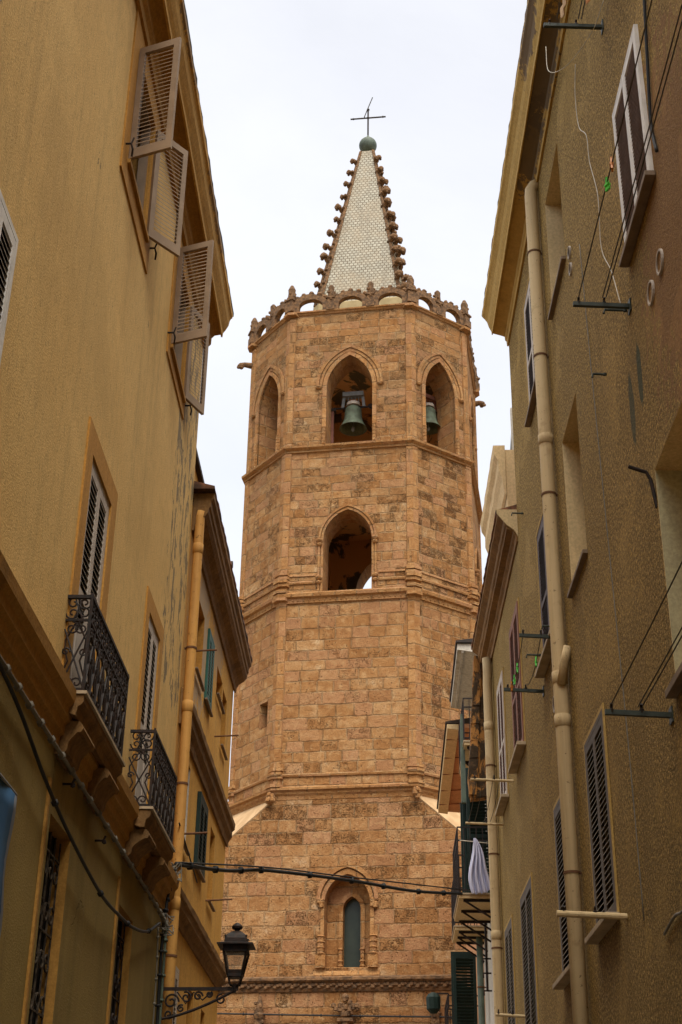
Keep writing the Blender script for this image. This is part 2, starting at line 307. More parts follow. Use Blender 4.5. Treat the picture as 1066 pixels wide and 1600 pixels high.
GREENP = simple("green_grey_pipe_paint", (0.11, 0.14, 0.10), 0.5)
SLATE = simple("stone_sill", (0.23, 0.16, 0.10), 0.7, scale=6)
SLATEL = simple("pale_sill", (0.46, 0.35, 0.22), 0.8, scale=6)
TERRA = simple("terracotta_roof_tiles", (0.28, 0.12, 0.06), 0.9, scale=5, dark=(0.06, 0.035, 0.022))
ROOFD = simple("dark_roof_edge", (0.05, 0.035, 0.025), 0.9, scale=6)
CABLE = simple("black_cable_rubber", (0.02, 0.02, 0.02), 0.6, bump=0)
CABLEG = simple("grey_cable", (0.20, 0.18, 0.14), 0.6, bump=0)
ROPE = simple("clothesline_rope", (0.10, 0.085, 0.06), 0.8, bump=0)
WIREW = simple("white_wire", (0.62, 0.56, 0.45), 0.6, bump=0)
BRONZE = simple("verdigris_bronze", (0.12, 0.15, 0.10), 0.7, var=0.4, scale=5, bump=0.006, dark=(0.08, 0.09, 0.06))
COPPERB = simple("green_copper_ball", (0.10, 0.13, 0.10), 0.6, scale=3, dark=(0.05, 0.06, 0.045))
WOODR = simple("old_red_wood", (0.22, 0.09, 0.06), 0.8, scale=8)
GREYI = simple("galvanised_frame", (0.22, 0.23, 0.23), 0.5, scale=8)
CONC = simple("pale_concrete_cap", (0.52, 0.45, 0.38), 0.85, scale=8)
PEGG = simple("green_plastic_peg", (0.10, 0.62, 0.06), 0.4, bump=0)
PEGO = simple("orange_plastic_peg", (0.62, 0.22, 0.03), 0.4, bump=0)
ROSEW = simple("rose_painted_frame", (0.40, 0.22, 0.17), 0.6)

def glass(name, col, alpha=0.35):
    M = NT(name); M.col(col); M.b.inputs['Roughness'].default_value = 0.12; M.b.inputs['Alpha'].default_value = alpha
    M.b.inputs['Specular IOR Level'].default_value = 0.5
    return M.m
LGLASS = glass("clear_lamp_glass", (0.62, 0.50, 0.36), 0.22)
_M = NT("lancet_glass"); _v = _M.obj(); _M.col(_M.mix(_M.noise(_v, 3.0, 4), (0.012, 0.018, 0.016), (0.05, 0.06, 0.042)))
_M.b.inputs['Roughness'].default_value = 0.3; _M.b.inputs['Specular IOR Level'].default_value = 0.25; WGLASS = _M.m

# ------------------------------------------------------------------ mesh helpers
class MB:
    def __init__(s): s.v = []; s.f = []; s.mi = []; s.cur = 0
    def poly(s, pts):
        b = len(s.v); s.v += [tuple(p) for p in pts]; s.f.append(list(range(b, b+len(pts)))); s.mi.append(s.cur)
    def mesh(s, vs, fs):
        b = len(s.v); s.v += [tuple(p) for p in vs]
        for f in fs: s.f.append([b+i for i in f]); s.mi.append(s.cur)
    def box(s, x0, x1, y0, y1, z0, z1):
        V = [(x, y, z) for z in (z0, z1) for y in (y0, y1) for x in (x0, x1)]
        s.mesh(V, [(0, 2, 3, 1), (4, 5, 7, 6), (0, 1, 5, 4), (2, 6, 7, 3), (0, 4, 6, 2), (1, 3, 7, 5)])
    def bar(s, p, q, a, b, up=(0, 0, 1)):
        p, q = Vector(p), Vector(q); d = (q-p).normalized(); u = Vector(up)
        if abs(d.dot(u)) > 0.97: u = Vector((1, 0, 0))
        x = d.cross(u).normalized()*a/2; y = x.cross(d).normalized()*b/2
        V = [c+i*x+j*y for c in (p, q) for i, j in ((-1, -1), (1, -1), (1, 1), (-1, 1))]
        s.mesh(V, [(0, 3, 2, 1), (4, 5, 6, 7), (0, 1, 5, 4), (1, 2, 6, 5), (2, 3, 7, 6), (3, 0, 4, 7)])
    def tube(s, pts, r, n=6, caps=True):
        pts = [Vector(p) for p in pts]; rings = []; k = len(pts)
        prev = None
        for i, p in enumerate(pts):
            d = (pts[min(i+1, k-1)] - pts[max(i-1, 0)])
            d = d.normalized() if d.length > 1e-9 else Vector((0, 0, 1))
            if prev is None:
                u = Vector((0, 0, 1)) if abs(d.z) < 0.9 else Vector((1, 0, 0))
                x = d.cross(u).normalized()
            else:
                x = (prev - d*prev.dot(d)).normalized()
            prev = x; y = d.cross(x)
            rr = r[i] if isinstance(r, (list, tuple)) else r
            rings.append([p + x*rr*math.cos(2*math.pi*j/n) + y*rr*math.sin(2*math.pi*j/n) for j in range(n)])
        V = [q for g in rings for q in g]; F = []
        for i in range(k-1):
            for j in range(n): F.append((i*n+j, i*n+(j+1) % n, (i+1)*n+(j+1) % n, (i+1)*n+j))
        if caps: F += [tuple(range(n))[::-1], tuple((k-1)*n+j for j in range(n))]
        s.mesh(V, F)
    def lathe(s, prof, c=(0, 0, 0), n=24, axis=None):
        V = []; F = []
        for r, z in prof:
            for j in range(n):
                a = 2*math.pi*j/n; V.append((c[0]+r*math.cos(a), c[1]+r*math.sin(a), c[2]+z))
        for i in range(len(prof)-1):
            for j in range(n): F.append((i*n+j, i*n+(j+1) % n, (i+1)*n+(j+1) % n, (i+1)*n+j))
        F.append(tuple(range(n))[::-1]); F.append(tuple((len(prof)-1)*n+j for j in range(n)))
        s.mesh(V, F)
    def extrude(s, prof, x0, x1, fn, n=1, jit=0.0):
        """profile [(off, z)] closed polygon swept along x; fn(x, off, z) -> point"""
        k = len(prof); V = []; F = []
        for i in range(n+1):
            x = x0 + (x1-x0)*i/n
            for (o, z) in prof: V.append(fn(x, o + random.uniform(-jit, jit), z + random.uniform(-jit, jit)))
        for i in range(n):
            for j in range(k): F.append((i*k+j, i*k+(j+1) % k, (i+1)*k+(j+1) % k, (i+1)*k+j))
        F += [tuple(range(k)), tuple(n*k+j for j in range(k))[::-1]]
        s.mesh(V, F)
    def blob(s, c, r, sx=1, sy=1, sz=1, n=8, jit=0.12):
        V = []; F = []; c = Vector(c); st = n//2
        for i in range(1, st):
            for j in range(n):
                a, b = math.pi*i/st, 2*math.pi*j/n; k = r*(1+random.uniform(-jit, jit))
                V.append(c + Vector((math.sin(a)*math.cos(b)*sx, math.sin(a)*math.sin(b)*sy, math.cos(a)*sz))*k)
        t = len(V); V.append(c+Vector((0, 0, r*sz))); V.append(c-Vector((0, 0, r*sz)))
        for i in range(st-2):
            for j in range(n): F.append((i*n+j, (i+1)*n+j, (i+1)*n+(j+1) % n, i*n+(j+1) % n))
        for j in range(n): F.append((t, j, (j+1) % n)); F.append((t+1, (st-2)*n+(j+1) % n, (st-2)*n+j))
        s.mesh(V, F)
    def data(s, name, mats, smooth=False, bevel=0.0):
        me = bpy.data.meshes.new(name); me.from_pydata([tuple(v) for v in s.v], [], s.f)
        if not isinstance(mats, (list, tuple)): mats = [mats]
        for mm in mats: me.materials.append(mm)
        for p, i in zip(me.polygons, s.mi): p.material_index = i; p.use_smooth = smooth
        bm = bmesh.new(); bm.from_mesh(me)
        bmesh.ops.remove_doubles(bm, verts=bm.verts, dist=1e-5)
        bmesh.ops.recalc_face_normals(bm, faces=bm.faces)
        uvl = bm.loops.layers.uv.new("uv")
        for f in bm.faces:
            nn = f.normal
            if abs(nn.z) < 0.9:
                t = Vector((-nn.y, nn.x, 0))
                if t.length < 1e-6: t = Vector((1, 0, 0))
                t.normalize()
                if t.x < -0.01 or (abs(t.x) <= 0.01 and t.y < 0): t = -t
                k = 1.0/max(0.3, math.sqrt(max(0.05, 1-nn.z*nn.z)))
                for l in f.loops: c = l.vert.co; l[uvl].uv = (c.dot(t), c.z*k)
            else:
                for l in f.loops: c = l.vert.co; l[uvl].uv = (c.x, c.y)
        bm.to_mesh(me); bm.free(); me.update()
        return me
    def build(s, name, mats, parent=None, smooth=False, loc=None, rot=None, bevel=0.0):
        me = s.data(name, mats, smooth)
        return place(me, name, parent, loc, rot, bevel)

def place(me, name, parent=None, loc=None, rot=None, bevel=0.0):
    o = bpy.data.objects.new(name, me); COL.objects.link(o)
    if parent: o.parent = parent
    if loc is not None: o.location = loc
    if rot is not None: o.rotation_euler = rot
    if bevel:
        b = o.modifiers.new("bevel", 'BEVEL'); b.width = bevel; b.segments = 2; b.limit_method = 'ANGLE'; b.angle_limit = R_(40)
    return o

def tag(o, label, cat, group=None, kind=None):
    o['label'] = label; o['category'] = cat
    if group: o['group'] = group
    if kind: o['kind'] = kind
    return o

def empty(name, loc, rz, label, cat, group=None):
    o = bpy.data.objects.new(name, None); COL.objects.link(o); o.location = loc; o.rotation_euler = (0, 0, rz); o.empty_display_size = 0.3
    return tag(o, label, cat, group)

def wallgrid(mb, x0, x1, z0, z1, holes, fn, mi=0, rmi=1, off=0.0, dado=None):
    """flat wall with rectangular recesses; holes = (x0,x1,z0,z1,depth,back)"""
    xs = sorted({x0, x1, *[v for h in holes for v in h[:2] if x0 < v < x1]}); zs = sorted({z0, z1, *[v for h in holes for v in h[2:4] if z0 < v < z1], *([dado] if dado else [])})
    mb.cur = mi
    for i in range(len(xs)-1):
        for j in range(len(zs)-1):
            cx, cz = (xs[i]+xs[i+1])/2, (zs[j]+zs[j+1])/2
            if any(h[0] < cx < h[1] and h[2] < cz < h[3] for h in holes): continue
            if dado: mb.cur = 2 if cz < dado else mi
            mb.poly([fn(xs[i], off, zs[j]), fn(xs[i+1], off, zs[j]), fn(xs[i+1], off, zs[j+1]), fn(xs[i], off, zs[j+1])])
    mb.cur = rmi
    for (a, b, c, d, dep, back) in holes:
        i = off-dep
        mb.poly([fn(a, off, c), fn(a, i, c), fn(a, i, d), fn(a, off, d)]); mb.poly([fn(b, off, c), fn(b, i, c), fn(b, i, d), fn(b, off, d)])
        mb.poly([fn(a, off, d), fn(b, off, d), fn(b, i, d), fn(a, i, d)]); mb.poly([fn(a, off, c), fn(b, off, c), fn(b, i, c), fn(a, i, c)])
        if back: mb.poly([fn(a, i, c), fn(b, i, c), fn(b, i, d), fn(a, i, d)])
    mb.cur = 0

SLATEDGE = simple('skylit_slat_edges', (0.36, 0.29, 0.20), 0.6, scale=8)  # slat front edges coloured pale, painting in the sky light they catch
SLATK = simple('shaded_slat_body', (0.035, 0.03, 0.026), 0.7, scale=8)  # slat bodies coloured dark, painting in the shade of their undersides
def leafmesh(w_, h_, frame, slat, t=0.035, stile=0.058, pitch=0.052, mid=True, gap=0.62):
    """a louvred shutter leaf: x from the hinge, y thickness, z up"""
    mb = MB(); y0, y1 = -t/2, t/2
    mb.box(0, stile, y0, y1, 0, h_); mb.box(w_-stile, w_, y0, y1, 0, h_)
    rails = [(0, 0.1), (h_-0.08, h_)]
    if mid and h_ > 1.75: rails.append((h_*0.44, h_*0.44+0.07))
    for a, b in rails: mb.box(stile, w_-stile, y0, y1, a, b)
    mb.cur = 1
    rails.sort()
    for k in range(len(rails)-1):
        z = rails[k][1]+pitch*0.4
        while z < rails[k+1][0]-0.01:
            hh = pitch*gap*0.5
            dz = random.uniform(-.004, .004)
            V = [(x, y, zz+(dz if x == stile else -dz)) for x in (stile, w_-stile) for (y, zz) in ((-t*0.42, z-hh), (-t*0.42, z-hh+0.008), (t*0.42, z+hh+0.008), (t*0.42, z+hh))]
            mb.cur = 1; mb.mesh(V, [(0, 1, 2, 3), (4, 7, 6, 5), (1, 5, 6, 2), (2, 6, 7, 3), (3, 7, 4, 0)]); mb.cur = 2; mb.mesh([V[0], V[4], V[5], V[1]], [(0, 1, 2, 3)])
            z += pitch
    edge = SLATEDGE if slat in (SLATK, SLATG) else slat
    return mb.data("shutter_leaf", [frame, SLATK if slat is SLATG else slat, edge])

class House:
    """an upright facade: s along the street, off towards the street, z up"""
    def __init__(s, name, label, cat, px, py, head, side, s0=0.0, group="old plastered houses along the street"):
        a = R_(head); d = Vector((math.sin(a), math.cos(a), 0)); s.s0 = s0; s.side = side
        base = Vector((px, py, 0)) + d*s0
        s.d = d; s.nrm = Vector((math.cos(a), -math.sin(a), 0))*(1 if side == 'L' else -1); s.base = base
        s.e = empty(name, base, math.pi/2 - a, label, cat, group)
        s.sg = -1 if side == 'L' else 1
    def fn(s, x, off, z): return (x-s.s0, s.sg*off, z)
    def W(s, x, off, z): return s.base + s.d*(x-s.s0) + s.nrm*off + Vector((0, 0, z))
    def box(s, mb, a, b, o0, o1, z0, z1): mb.box(a-s.s0, b-s.s0, min(s.sg*o0, s.sg*o1), max(s.sg*o0, s.sg*o1), z0, z1)
    def part(s, name, mats, fill, parent=None, smooth=False, bevel=0.0):
        mb = MB(); fill(mb); return mb.build(name, mats, parent or s.e, smooth, bevel=bevel)
    def window(s, a, b, z0, z1, frame, slat, rec=0.05, fw=0.045, surround=None, sill=None, closed=True, sillm=None, pane=DARK, leaves=2, sillout=0.1, proud=0.006, mid=True, pitch=0.052, sth=0.055):
        """window = timber lining with a dark room behind it; shutters, sill, surround are its pieces"""
        mb = MB()
        s.box(mb, a, a+fw, -rec-0.06, -rec+0.03, z0, z1); s.box(mb, b-fw, b, -rec-0.06, -rec+0.03, z0, z1); s.box(mb, a+fw, b-fw, -rec-0.06, -rec+0.03, z1-fw, z1)
        mb.cur = 1; s.box(mb, a+fw, b-fw, -rec-0.16, -rec-0.14, z0, z1-fw)
        wo = mb.build("window", [frame, pane], s.e)
        if surround:
            mt, wid, bot = surround
            mb = MB(); pr = 0.018
            s.box(mb, a-wid, a, 0.001, pr, z0-(wid if bot else 0), z1+wid); s.box(mb, b, b+wid, 0.001, pr, z0-(wid if bot else 0), z1+wid)
            s.box(mb, a, b, 0.001, pr, z1, z1+wid)
            if bot: s.box(mb, a, b, 0.001, pr, z0-wid, z0)
            mb.build("surround", mt, wo)
        if sill:
            mb = MB(); s.box(mb, a-sill, b+sill, 0.003, sillout, z0-sth, z0-0.003); mb.build("sill", sillm or SLATE, wo, bevel=0.006)
        if closed:
            n = leaves; lw = (b-a-2*fw)/n - 0.004
            me = leafmesh(lw, z1-z0-fw-0.01, frame, slat, mid=mid, pitch=pitch)
            for k in range(n):
                x = a+fw+0.002+k*(lw+0.004)
                if s.sg < 0: o = place(me, "shutter", wo, (x-s.s0, s.sg*(-rec+0.012), z0+0.005))
                else: o = place(me, "shutter", wo, (x-s.s0+lw, s.sg*(-rec+0.012), z0+0.005), (0, 0, math.pi))
        return wo
    def leaf(s, wo, me, x, off, z, ang, name="shutter"):
        """an opened leaf hinged at (x, off): ang 0 = along +s, 90 = straight out to the street"""
        return place(me, name, wo, (x-s.s0, s.sg*off, z), (0, 0, R_(ang)*s.sg))
    def pipe(s, mat, x, off, z0, z1, r, collars=(), top=None, name="downpipe", bands=()):
        mb = MB(); pts = [s.fn(x, off, z0), s.fn(x, off, (z0+z1)/2), s.fn(x, off, z1)]
        if top: pts += [s.fn(*q) for q in top]
        mb.tube(pts, r, 14)
        for z in collars: mb.tube([s.fn(x, off, z-0.07), s.fn(x, off, z-0.065), s.fn(x, off, z+0.065), s.fn(x, off, z+0.07)], [r*1.0, r*1.10, r*1.10, r*1.0], 14)
        o = mb.build(name, mat, s.e, smooth=True)
        if bands:
            for z in bands:
                m2 = MB(); m2.tube([s.fn(x, off, z-0.012), s.fn(x, off, z+0.012)], r*1.12, 14); s.box(m2, x-0.012, x+0.012, 0.0, off, z-0.01, z+0.01)
                m2.build("pipe_clamp", RUST, o)
        return o

def spiral(c, ax, az, r0, turns, dirn=1, start=0.0, n=20):
    """points of a scroll in the plane spanned by ax and az around c"""
    c, ax, az = Vector(c), Vector(ax), Vector(az); P = []
    for i in range(n+1):
        t = i/n; a = start + dirn*turns*2*math.pi*t; r = r0*(1-0.8*t)
        P.append(c + ax*r*math.cos(a) + az*r*math.sin(a))
    return P

# ================================================================== ground
mb = MB(); mb.poly([(-400, -400, -0.01), (400, -400, -0.01), (400, 400, -0.01), (-400, 400, -0.01)])
g = mb.build("ground", simple("earth", (0.22, 0.17, 0.11), 0.95, scale=0.5)); g['kind'] = 'structure'
mb = MB(); mb.poly([(-3.1, -18, 0.0), (2.3, -18, 0.0), (2.9, 38, 0.0), (-1.3, 38, 0.0)])
_M = NT("street_paving"); _b = _M.n('TexBrick'); _M.l(_M.obj(), _b.inputs['Vector']); _b.inputs['Scale'].default_value = 2.0
_b.inputs['Color1'].default_value = (0.15, 0.125, 0.09, 1); _b.inputs['Color2'].default_value = (0.11, 0.09, 0.07, 1); _b.inputs['Mortar'].default_value = (0.12, 0.1, 0.08, 1)
_M.col(_b.outputs[0]); g = mb.build("street", _M.m); g['kind'] = 'structure'

# ================================================================== bell tower
TA, TC = 3.87, 2.25                      # front and chamfer side of the octagon
TQ = TC/math.sqrt(2); TH = TA/2 + TQ
TW = empty("bell_tower", (0.80, 41.10, 0), -0.168, "tall ochre stone bell tower with tiled spire closing the street", "bell tower")
def octa(off=0.0):
    h = TH+off; a = TA/2 + off*math.tan(math.pi/8)
    return [Vector(q) for q in ((-a, -h, 0), (a, -h, 0), (h, -a, 0), (h, a, 0), (a, h, 0), (-a, h, 0), (-h, a, 0), (-h, -a, 0))]
OC = octa()
def face(i, off=0.0):
    """frame of octagon face i (0 front, 1 right chamfer, 7 left chamfer): centre, u, n"""
    P = octa(off); a, b = P[i], P[(i+1) % 8]; u = (b-a).normalized(); n = Vector((u.y, -u.x, 0))
    return (a+b)/2, u, n, (b-a).length
def fpt(i, u, z, off=0.0):
    c, uu, n, L = face(i); q = c + uu*u + n*off; return (q.x, q.y, z)
def archpts(hw, zs, za, n=8):
    r = za-zs; Rr = (hw*hw+r*r)/(2*hw); L = []
    a1 = math.atan2(r, -(Rr-hw))
    for i in range(n+1):
        a = math.pi + (a1-math.pi)*i/n
        L.append(((Rr-hw)+Rr*math.cos(a), zs+Rr*math.sin(a)))
    L[-1] = (0.0, za)
    return L + [(-x, z) for x, z in L[-2::-1]]
def archwall(mb, P, W0, W1, z0, z1, hw, zb, zs, za, uc=0.0):
    """panel W0..W1 x z0..z1 with a pointed opening; P(u,z) -> point"""
    A = [(x+uc, z) for x, z in archpts(hw, zs, za)]
    mb.poly([P(W0, z0), P(uc-hw, z0), P(uc-hw, zs), P(uc-hw, z1), P(W0, z1)]); mb.poly([P(uc+hw, z0), P(W1, z0), P(W1, z1), P(uc+hw, z1), P(uc+hw, zs)])
    if zb > z0+1e-4: mb.poly([P(uc-hw, z0), P(uc+hw, z0), P(uc+hw, zb), P(uc-hw, zb)])
    for (a, b) in zip(A[:-1], A[1:]): mb.poly([P(*a), P(*b), P(b[0], z1), P(a[0], z1)])
    return [(uc-hw, zb)] + A + [(uc+hw, zb)]
def archband(mb, P, inner, outer, o0, o1):
    """a raised moulding between two loops of equal length, from depth o0 to o1"""
    for k in range(len(inner)-1):
        a, b, c, d = inner[k], inner[k+1], outer[k+1], outer[k]
        mb.poly([P(*a, o1), P(*b, o1), P(*c, o1), P(*d, o1)])
        mb.poly([P(*a, o0), P(*b, o0), P(*b, o1), P(*a, o1)]); mb.poly([P(*d, o0), P(*c, o0), P(*c, o1), P(*d, o1)])
    for k in (0, len(inner)-1):
        a, d = inner[k], outer[k]; mb.poly([P(*a, o0), P(*a, o1), P(*d, o1), P(*d, o0)])
Z0, Z1, Z2, Z3 = 12.54, 18.29, 23.27, 28.39
OPEN = {2: dict(zb=18.52, zs=20.22, za=21.18), 3: dict(zb=23.46, zs=25.5, za=26.68)}
def hwid(i): return 0.72 if i % 2 == 0 else 0.60
TH_IN = 0.85
def stage(name, z0, z1, op=None, off=0.0, small=False):
    mb = MB()
    for i in range(8):
        c, u, n, L = face(i, off)
        P = lambda a, z, o=0.0, c=c, u=u, n=n: tuple((c+u*a+n*o) + Vector((0, 0, z)))
        mb.cur = 1 if i == 1 else 0
        if op and (z0 > 20 or i % 2 == 0):
            if z0 < 20 and i == 4: op = dict(zb=18.52, zs=21.25, za=22.5)
            elif z0 < 20: op = OPEN[2]
            hw = hwid(i); loop = archwall(mb, P, -L/2, L/2, z0, z1, hw, op['zb'], op['zs'], op['za'])
            mb.cur = 2
            dd = TH_IN+off
            for a, b in zip(loop[:-1], loop[1:]): mb.poly([P(*a), P(*b), P(*b, -dd), P(*a, -dd)])
            a, b = loop[0], loop[-1]; mb.poly([P(*a), P(*b), P(*b, -dd), P(*a, -dd)])
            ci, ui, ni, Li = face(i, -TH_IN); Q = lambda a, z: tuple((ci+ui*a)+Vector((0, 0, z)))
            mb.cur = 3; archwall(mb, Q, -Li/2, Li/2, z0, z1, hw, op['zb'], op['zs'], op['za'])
        elif small and i == 7:
            a0, a1, b0, b1 = 0.24, 0.66, 14.62, 15.38
            wallgrid(mb, -L/2, L/2, z0, z1, [(a0, a1, b0, b1, 0.5, True)], lambda x, o, z, P=P: P(x, z, o), 0, 2)
        else:
            mb.poly([P(-L/2, z0), P(L/2, z0), P(L/2, z1), P(-L/2, z1)])
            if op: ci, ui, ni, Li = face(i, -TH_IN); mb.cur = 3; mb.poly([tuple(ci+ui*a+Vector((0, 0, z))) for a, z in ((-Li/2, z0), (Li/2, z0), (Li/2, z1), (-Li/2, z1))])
    mb.cur = 3
    if op:
        I = octa(-TH_IN+0.01); mb.poly([(p.x, p.y, z0+0.05) for p in I]); mb.poly([(p.x, p.y, z1-0.05) for p in I])
    mb.cur = 0
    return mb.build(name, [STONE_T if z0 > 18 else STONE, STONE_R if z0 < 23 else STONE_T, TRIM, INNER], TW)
low = stage("lower_stage", Z0, Z1, None, 0.03, True)
midst = stage("middle_stage", Z1, Z2, OPEN[2], 0.02)
bel = stage("belfry_stage", Z2, Z3, OPEN[3], 0.0)
mb = MB(); c, u, n, L = face(7, 0.03)
for a in (0.24, 0.45, 0.66): pass
P7 = lambda a, z, o: tuple((c+u*a+n*o)+Vector((0, 0, z)))
mb.poly([P7(0.25, 14.63, -0.4), P7(0.65, 14.63, -0.4), P7(0.65, 15.37, -0.4), P7(0.25, 15.37, -0.4)])
mb.bar(P7(0.45, 14.63, -0.36), P7(0.45, 15.37, -0.36), 0.05, 0.05)
mb.build("slit_window", [WGLASS], TW)

def ring(mb, prof, base=0.0):
    """moulding swept round the octagon; prof = closed [(off, z)]"""
    k = len(prof); V = []; F = []
    for i in range(8):
        for o, z in prof: q = octa(base+o)[i]; V.append((q.x, q.y, z))
    for i in range(8):
        for j in range(k): F.append((i*k+j, i*k+(j+1) % k, ((i+1) % 8)*k+(j+1) % k, ((i+1) % 8)*k+j))
    mb.mesh(V, F)
def string(prof_list, dots=None, name="string_course", broken=()):
    mb = MB()
    for pr in prof_list: ring(mb, pr)
    for pr in broken:                                   # mouldings that stop at the openings
        for i in range(8):
            c, u, n, L = face(i, 0.0)
            for a, b in (((-L/2, -0.93), (0.93, L/2)) if i in (0, 2, 6) else ((-L/2, L/2),)):
                mb.extrude(pr, a, b, lambda x, o, z: tuple(c+u*x+n*o+Vector((0, 0, z))))
    if dots:
        z, off, r = dots
        for i in range(8):
            c, u, n, L = face(i, off); k = int(L/0.155)
            for j in range(k):
                q = c+u*((j+0.5)*L/k-L/2); mb.blob((q.x, q.y, z), r, n=6, jit=0)
    return mb.build(name, TRIM, TW)
string([[(-0.1, 28.34), (0.03, 28.34), (0.06, 28.39), (0.10, 28.41), (0.10, 28.46), (-0.1, 28.46)]], name="parapet_cornice")
string([[(-0.05, 23.20), (0.08, 23.22), (0.06, 23.29), (0.17, 23.34), (0.18, 23.41), (0.06, 23.455), (-0.05, 23.455)]])
string([[(-0.05, 18.19), (0.08, 18.19), (0.085, 18.33), (0.17, 18.36), (0.19, 18.45), (0.12, 18.515), (-0.05, 18.515)]], dots=(18.26, 0.085, 0.032), broken=[[(-0.02, 18.82), (0.06, 18.80), (0.075, 18.85), (0.03, 18.90), (-0.02, 18.90)], [(-0.02, 19.06), (0.05, 19.05), (0.05, 19.09), (0.02, 19.12), (-0.02, 19.12)]])
string([[(-0.05, 12.40), (0.035, 12.40), (0.04, 12.5), (0.09, 12.55), (0.10, 12.6), (0.17, 12.64), (0.175, 12.70), (0.05, 12.76), (-0.05, 12.76)], [(-0.02, 13.05), (0.07, 13.03), (0.085, 13.08), (0.04, 13.13), (-0.02, 13.13)]])
# corner pilasters
for i in range(8):
    mb = MB(); P0 = octa(0)[i]; d = P0.normalized(); a = math.atan2(d.y, d.x)
    def shaft(z0, z1, wd, pr, mb=mb, i=i):
        ua = (octa(0)[(i-1) % 8]-OC[i]).normalized(); ub = (octa(0)[(i+1) % 8]-OC[i]).normalized()
        o = octa(pr)[i]; pts = [o, o+ub*wd, OC[i]+ub*wd, OC[i]+ua*wd, o+ua*wd]
        V = [(p.x, p.y, z) for z in (z0, z1) for p in pts]; k = 5
        mb.mesh(V, [tuple(range(k))[::-1], tuple(range(k, 2*k))] + [(j, (j+1) % k, k+(j+1) % k, k+j) for j in range(k)])
    shaft(12.8, 18.19, 0.19, 0.075); shaft(18.52, 23.2, 0.19, 0.065); shaft(23.46, 28.2, 0.175, 0.05)
    for z, q in ((12.72, 0.20), (12.98, 0.13), (13.06, 0.16), (13.2, 0.11), (18.25, 0.215), (18.5, 0.21), (18.72, 0.16), (18.83, 0.2), (18.95, 0.15), (19.07, 0.17), (28.3, 0.195)):
        shaft(z, z+0.09, 0.25, q)
    if i in (0, 1, 2, 7):
        for k in range(8):
            q = octa(0.16)[i]; mb.blob((q.x+random.uniform(-.1, .1), q.y+random.uniform(-.1, .1), 12.42+random.uniform(-.12, .12)), 0.08, n=6)
    mb.build("corner_pilaster", TRIM, TW)
# opening mouldings
def loopof(hw, zb, zs, za): return [(-hw, zb)] + archpts(hw, zs, za) + [(hw, zb)]
for st_, o_ in ((2, 0.02), (3, 0.0)):
    op = OPEN[st_]
    for i in range(8):
        if st_ == 2 and i not in (0, 2, 6): continue
        hw = hwid(i); c, u, n, L = face(i, o_); mb = MB()
        P = lambda a, z, o=0.0: tuple((c+u*a+n*o)+Vector((0, 0, z)))
        rr = op['za']-op['zs']
        if st_ == 3:
            A = loopof(hw, op['zb'], op['zs'], op['za']); B = loopof(hw+0.13, op['zb'], op['zs'], op['za']+0.14)
            archband(mb, P, A, B, -0.06, 0.05)
            zs = op['zs']+0.08
            A = archpts(hw+0.15, zs, op['za']+0.17); B = archpts(hw+0.24, zs, op['za']+0.27); archband(mb, P, A, B, -0.02, 0.03)
            A = archpts(hw+0.25, zs, op['za']+0.28); B = archpts(hw+0.345, zs, op['za']+0.39); archband(mb, P, A, B, -0.02, 0.062)
            for sgn in (-1, 1):
                mb.blob(P(sgn*(hw+0.26), zs-0.03, 0.03), 0.10, n=8, sz=0.7)
                mb.tube([P(sgn*(hw+0.06), op['zb']+0.02, 0.05), P(sgn*(hw+0.06), op['zb']+0.6, 0.05)], 0.06, 8)
                for k in range(4): mb.blob(P(sgn*(hw+0.06), op['zb']+0.25+0.12*k, 0.05), 0.075, n=8, sz=0.5, jit=0.05)
        else:
            A = loopof(hw, op['zb'], op['zs'], op['za']); B = loopof(hw+0.07, op['zb'], op['zs'], op['za']+0.08); archband(mb, P, A, B, -0.05, 0.03)
            A = loopof(hw+0.09, op['zb'], op['zs'], op['za']+0.10); B = loopof(hw+0.15, op['zb'], op['zs'], op['za']+0.17); archband(mb, P, A, B, -0.02, 0.055)
            for sgn in (-1, 1):
                for zz, q in ((op['zs']-0.05, 0.11), (op['zb']+0.45, 0.10), (op['zb']+0.3, 0.09), (op['zs']-0.17, 0.09)):
                    mb.blob(P(sgn*(hw+0.11), zz, 0.05), q, n=8, sz=0.7)
        mb.build("opening_moulding", TRIM, TW)

# parapet: little open arches between pinnacles
def bay(wd):
    mb = MB(); hw = wd/2-0.26; y0, y1 = -0.1, 0.1
    A = [(hw*math.cos(math.pi-math.pi*k/12), 28.66+0.25*math.sin(math.pi*k/12)) for k in range(13)]
    A = [(-hw, 28.46)] + A + [(hw, 28.46)]
    B = [(-wd/2+0.03, 28.46)] + [((hw+0.2)*math.cos(math.pi-math.pi*k/12), 28.66+0.46*math.sin(math.pi*k/12)+0.03*math.sin(math.pi*k/6)) for k in range(13)] + [(wd/2-0.03, 28.46)]
    P = lambda a, z, o=0.0: (a, -o, z)
    archband(mb, P, A, B, y0, y1)
    archband(mb, P, A, B, y1, y0)
    for k in range(-2, 3):
        a = math.pi/2 - k*0.42; r1, r2 = hw+0.24, 0.50
        x, z = r1*math.cos(a), 28.66+r2*math.sin(a)
        mb.blob((x, 0, z+0.02), 0.09, sy=1.1, n=8)
    return mb.data("parapet_arch", TRIM_GREY)
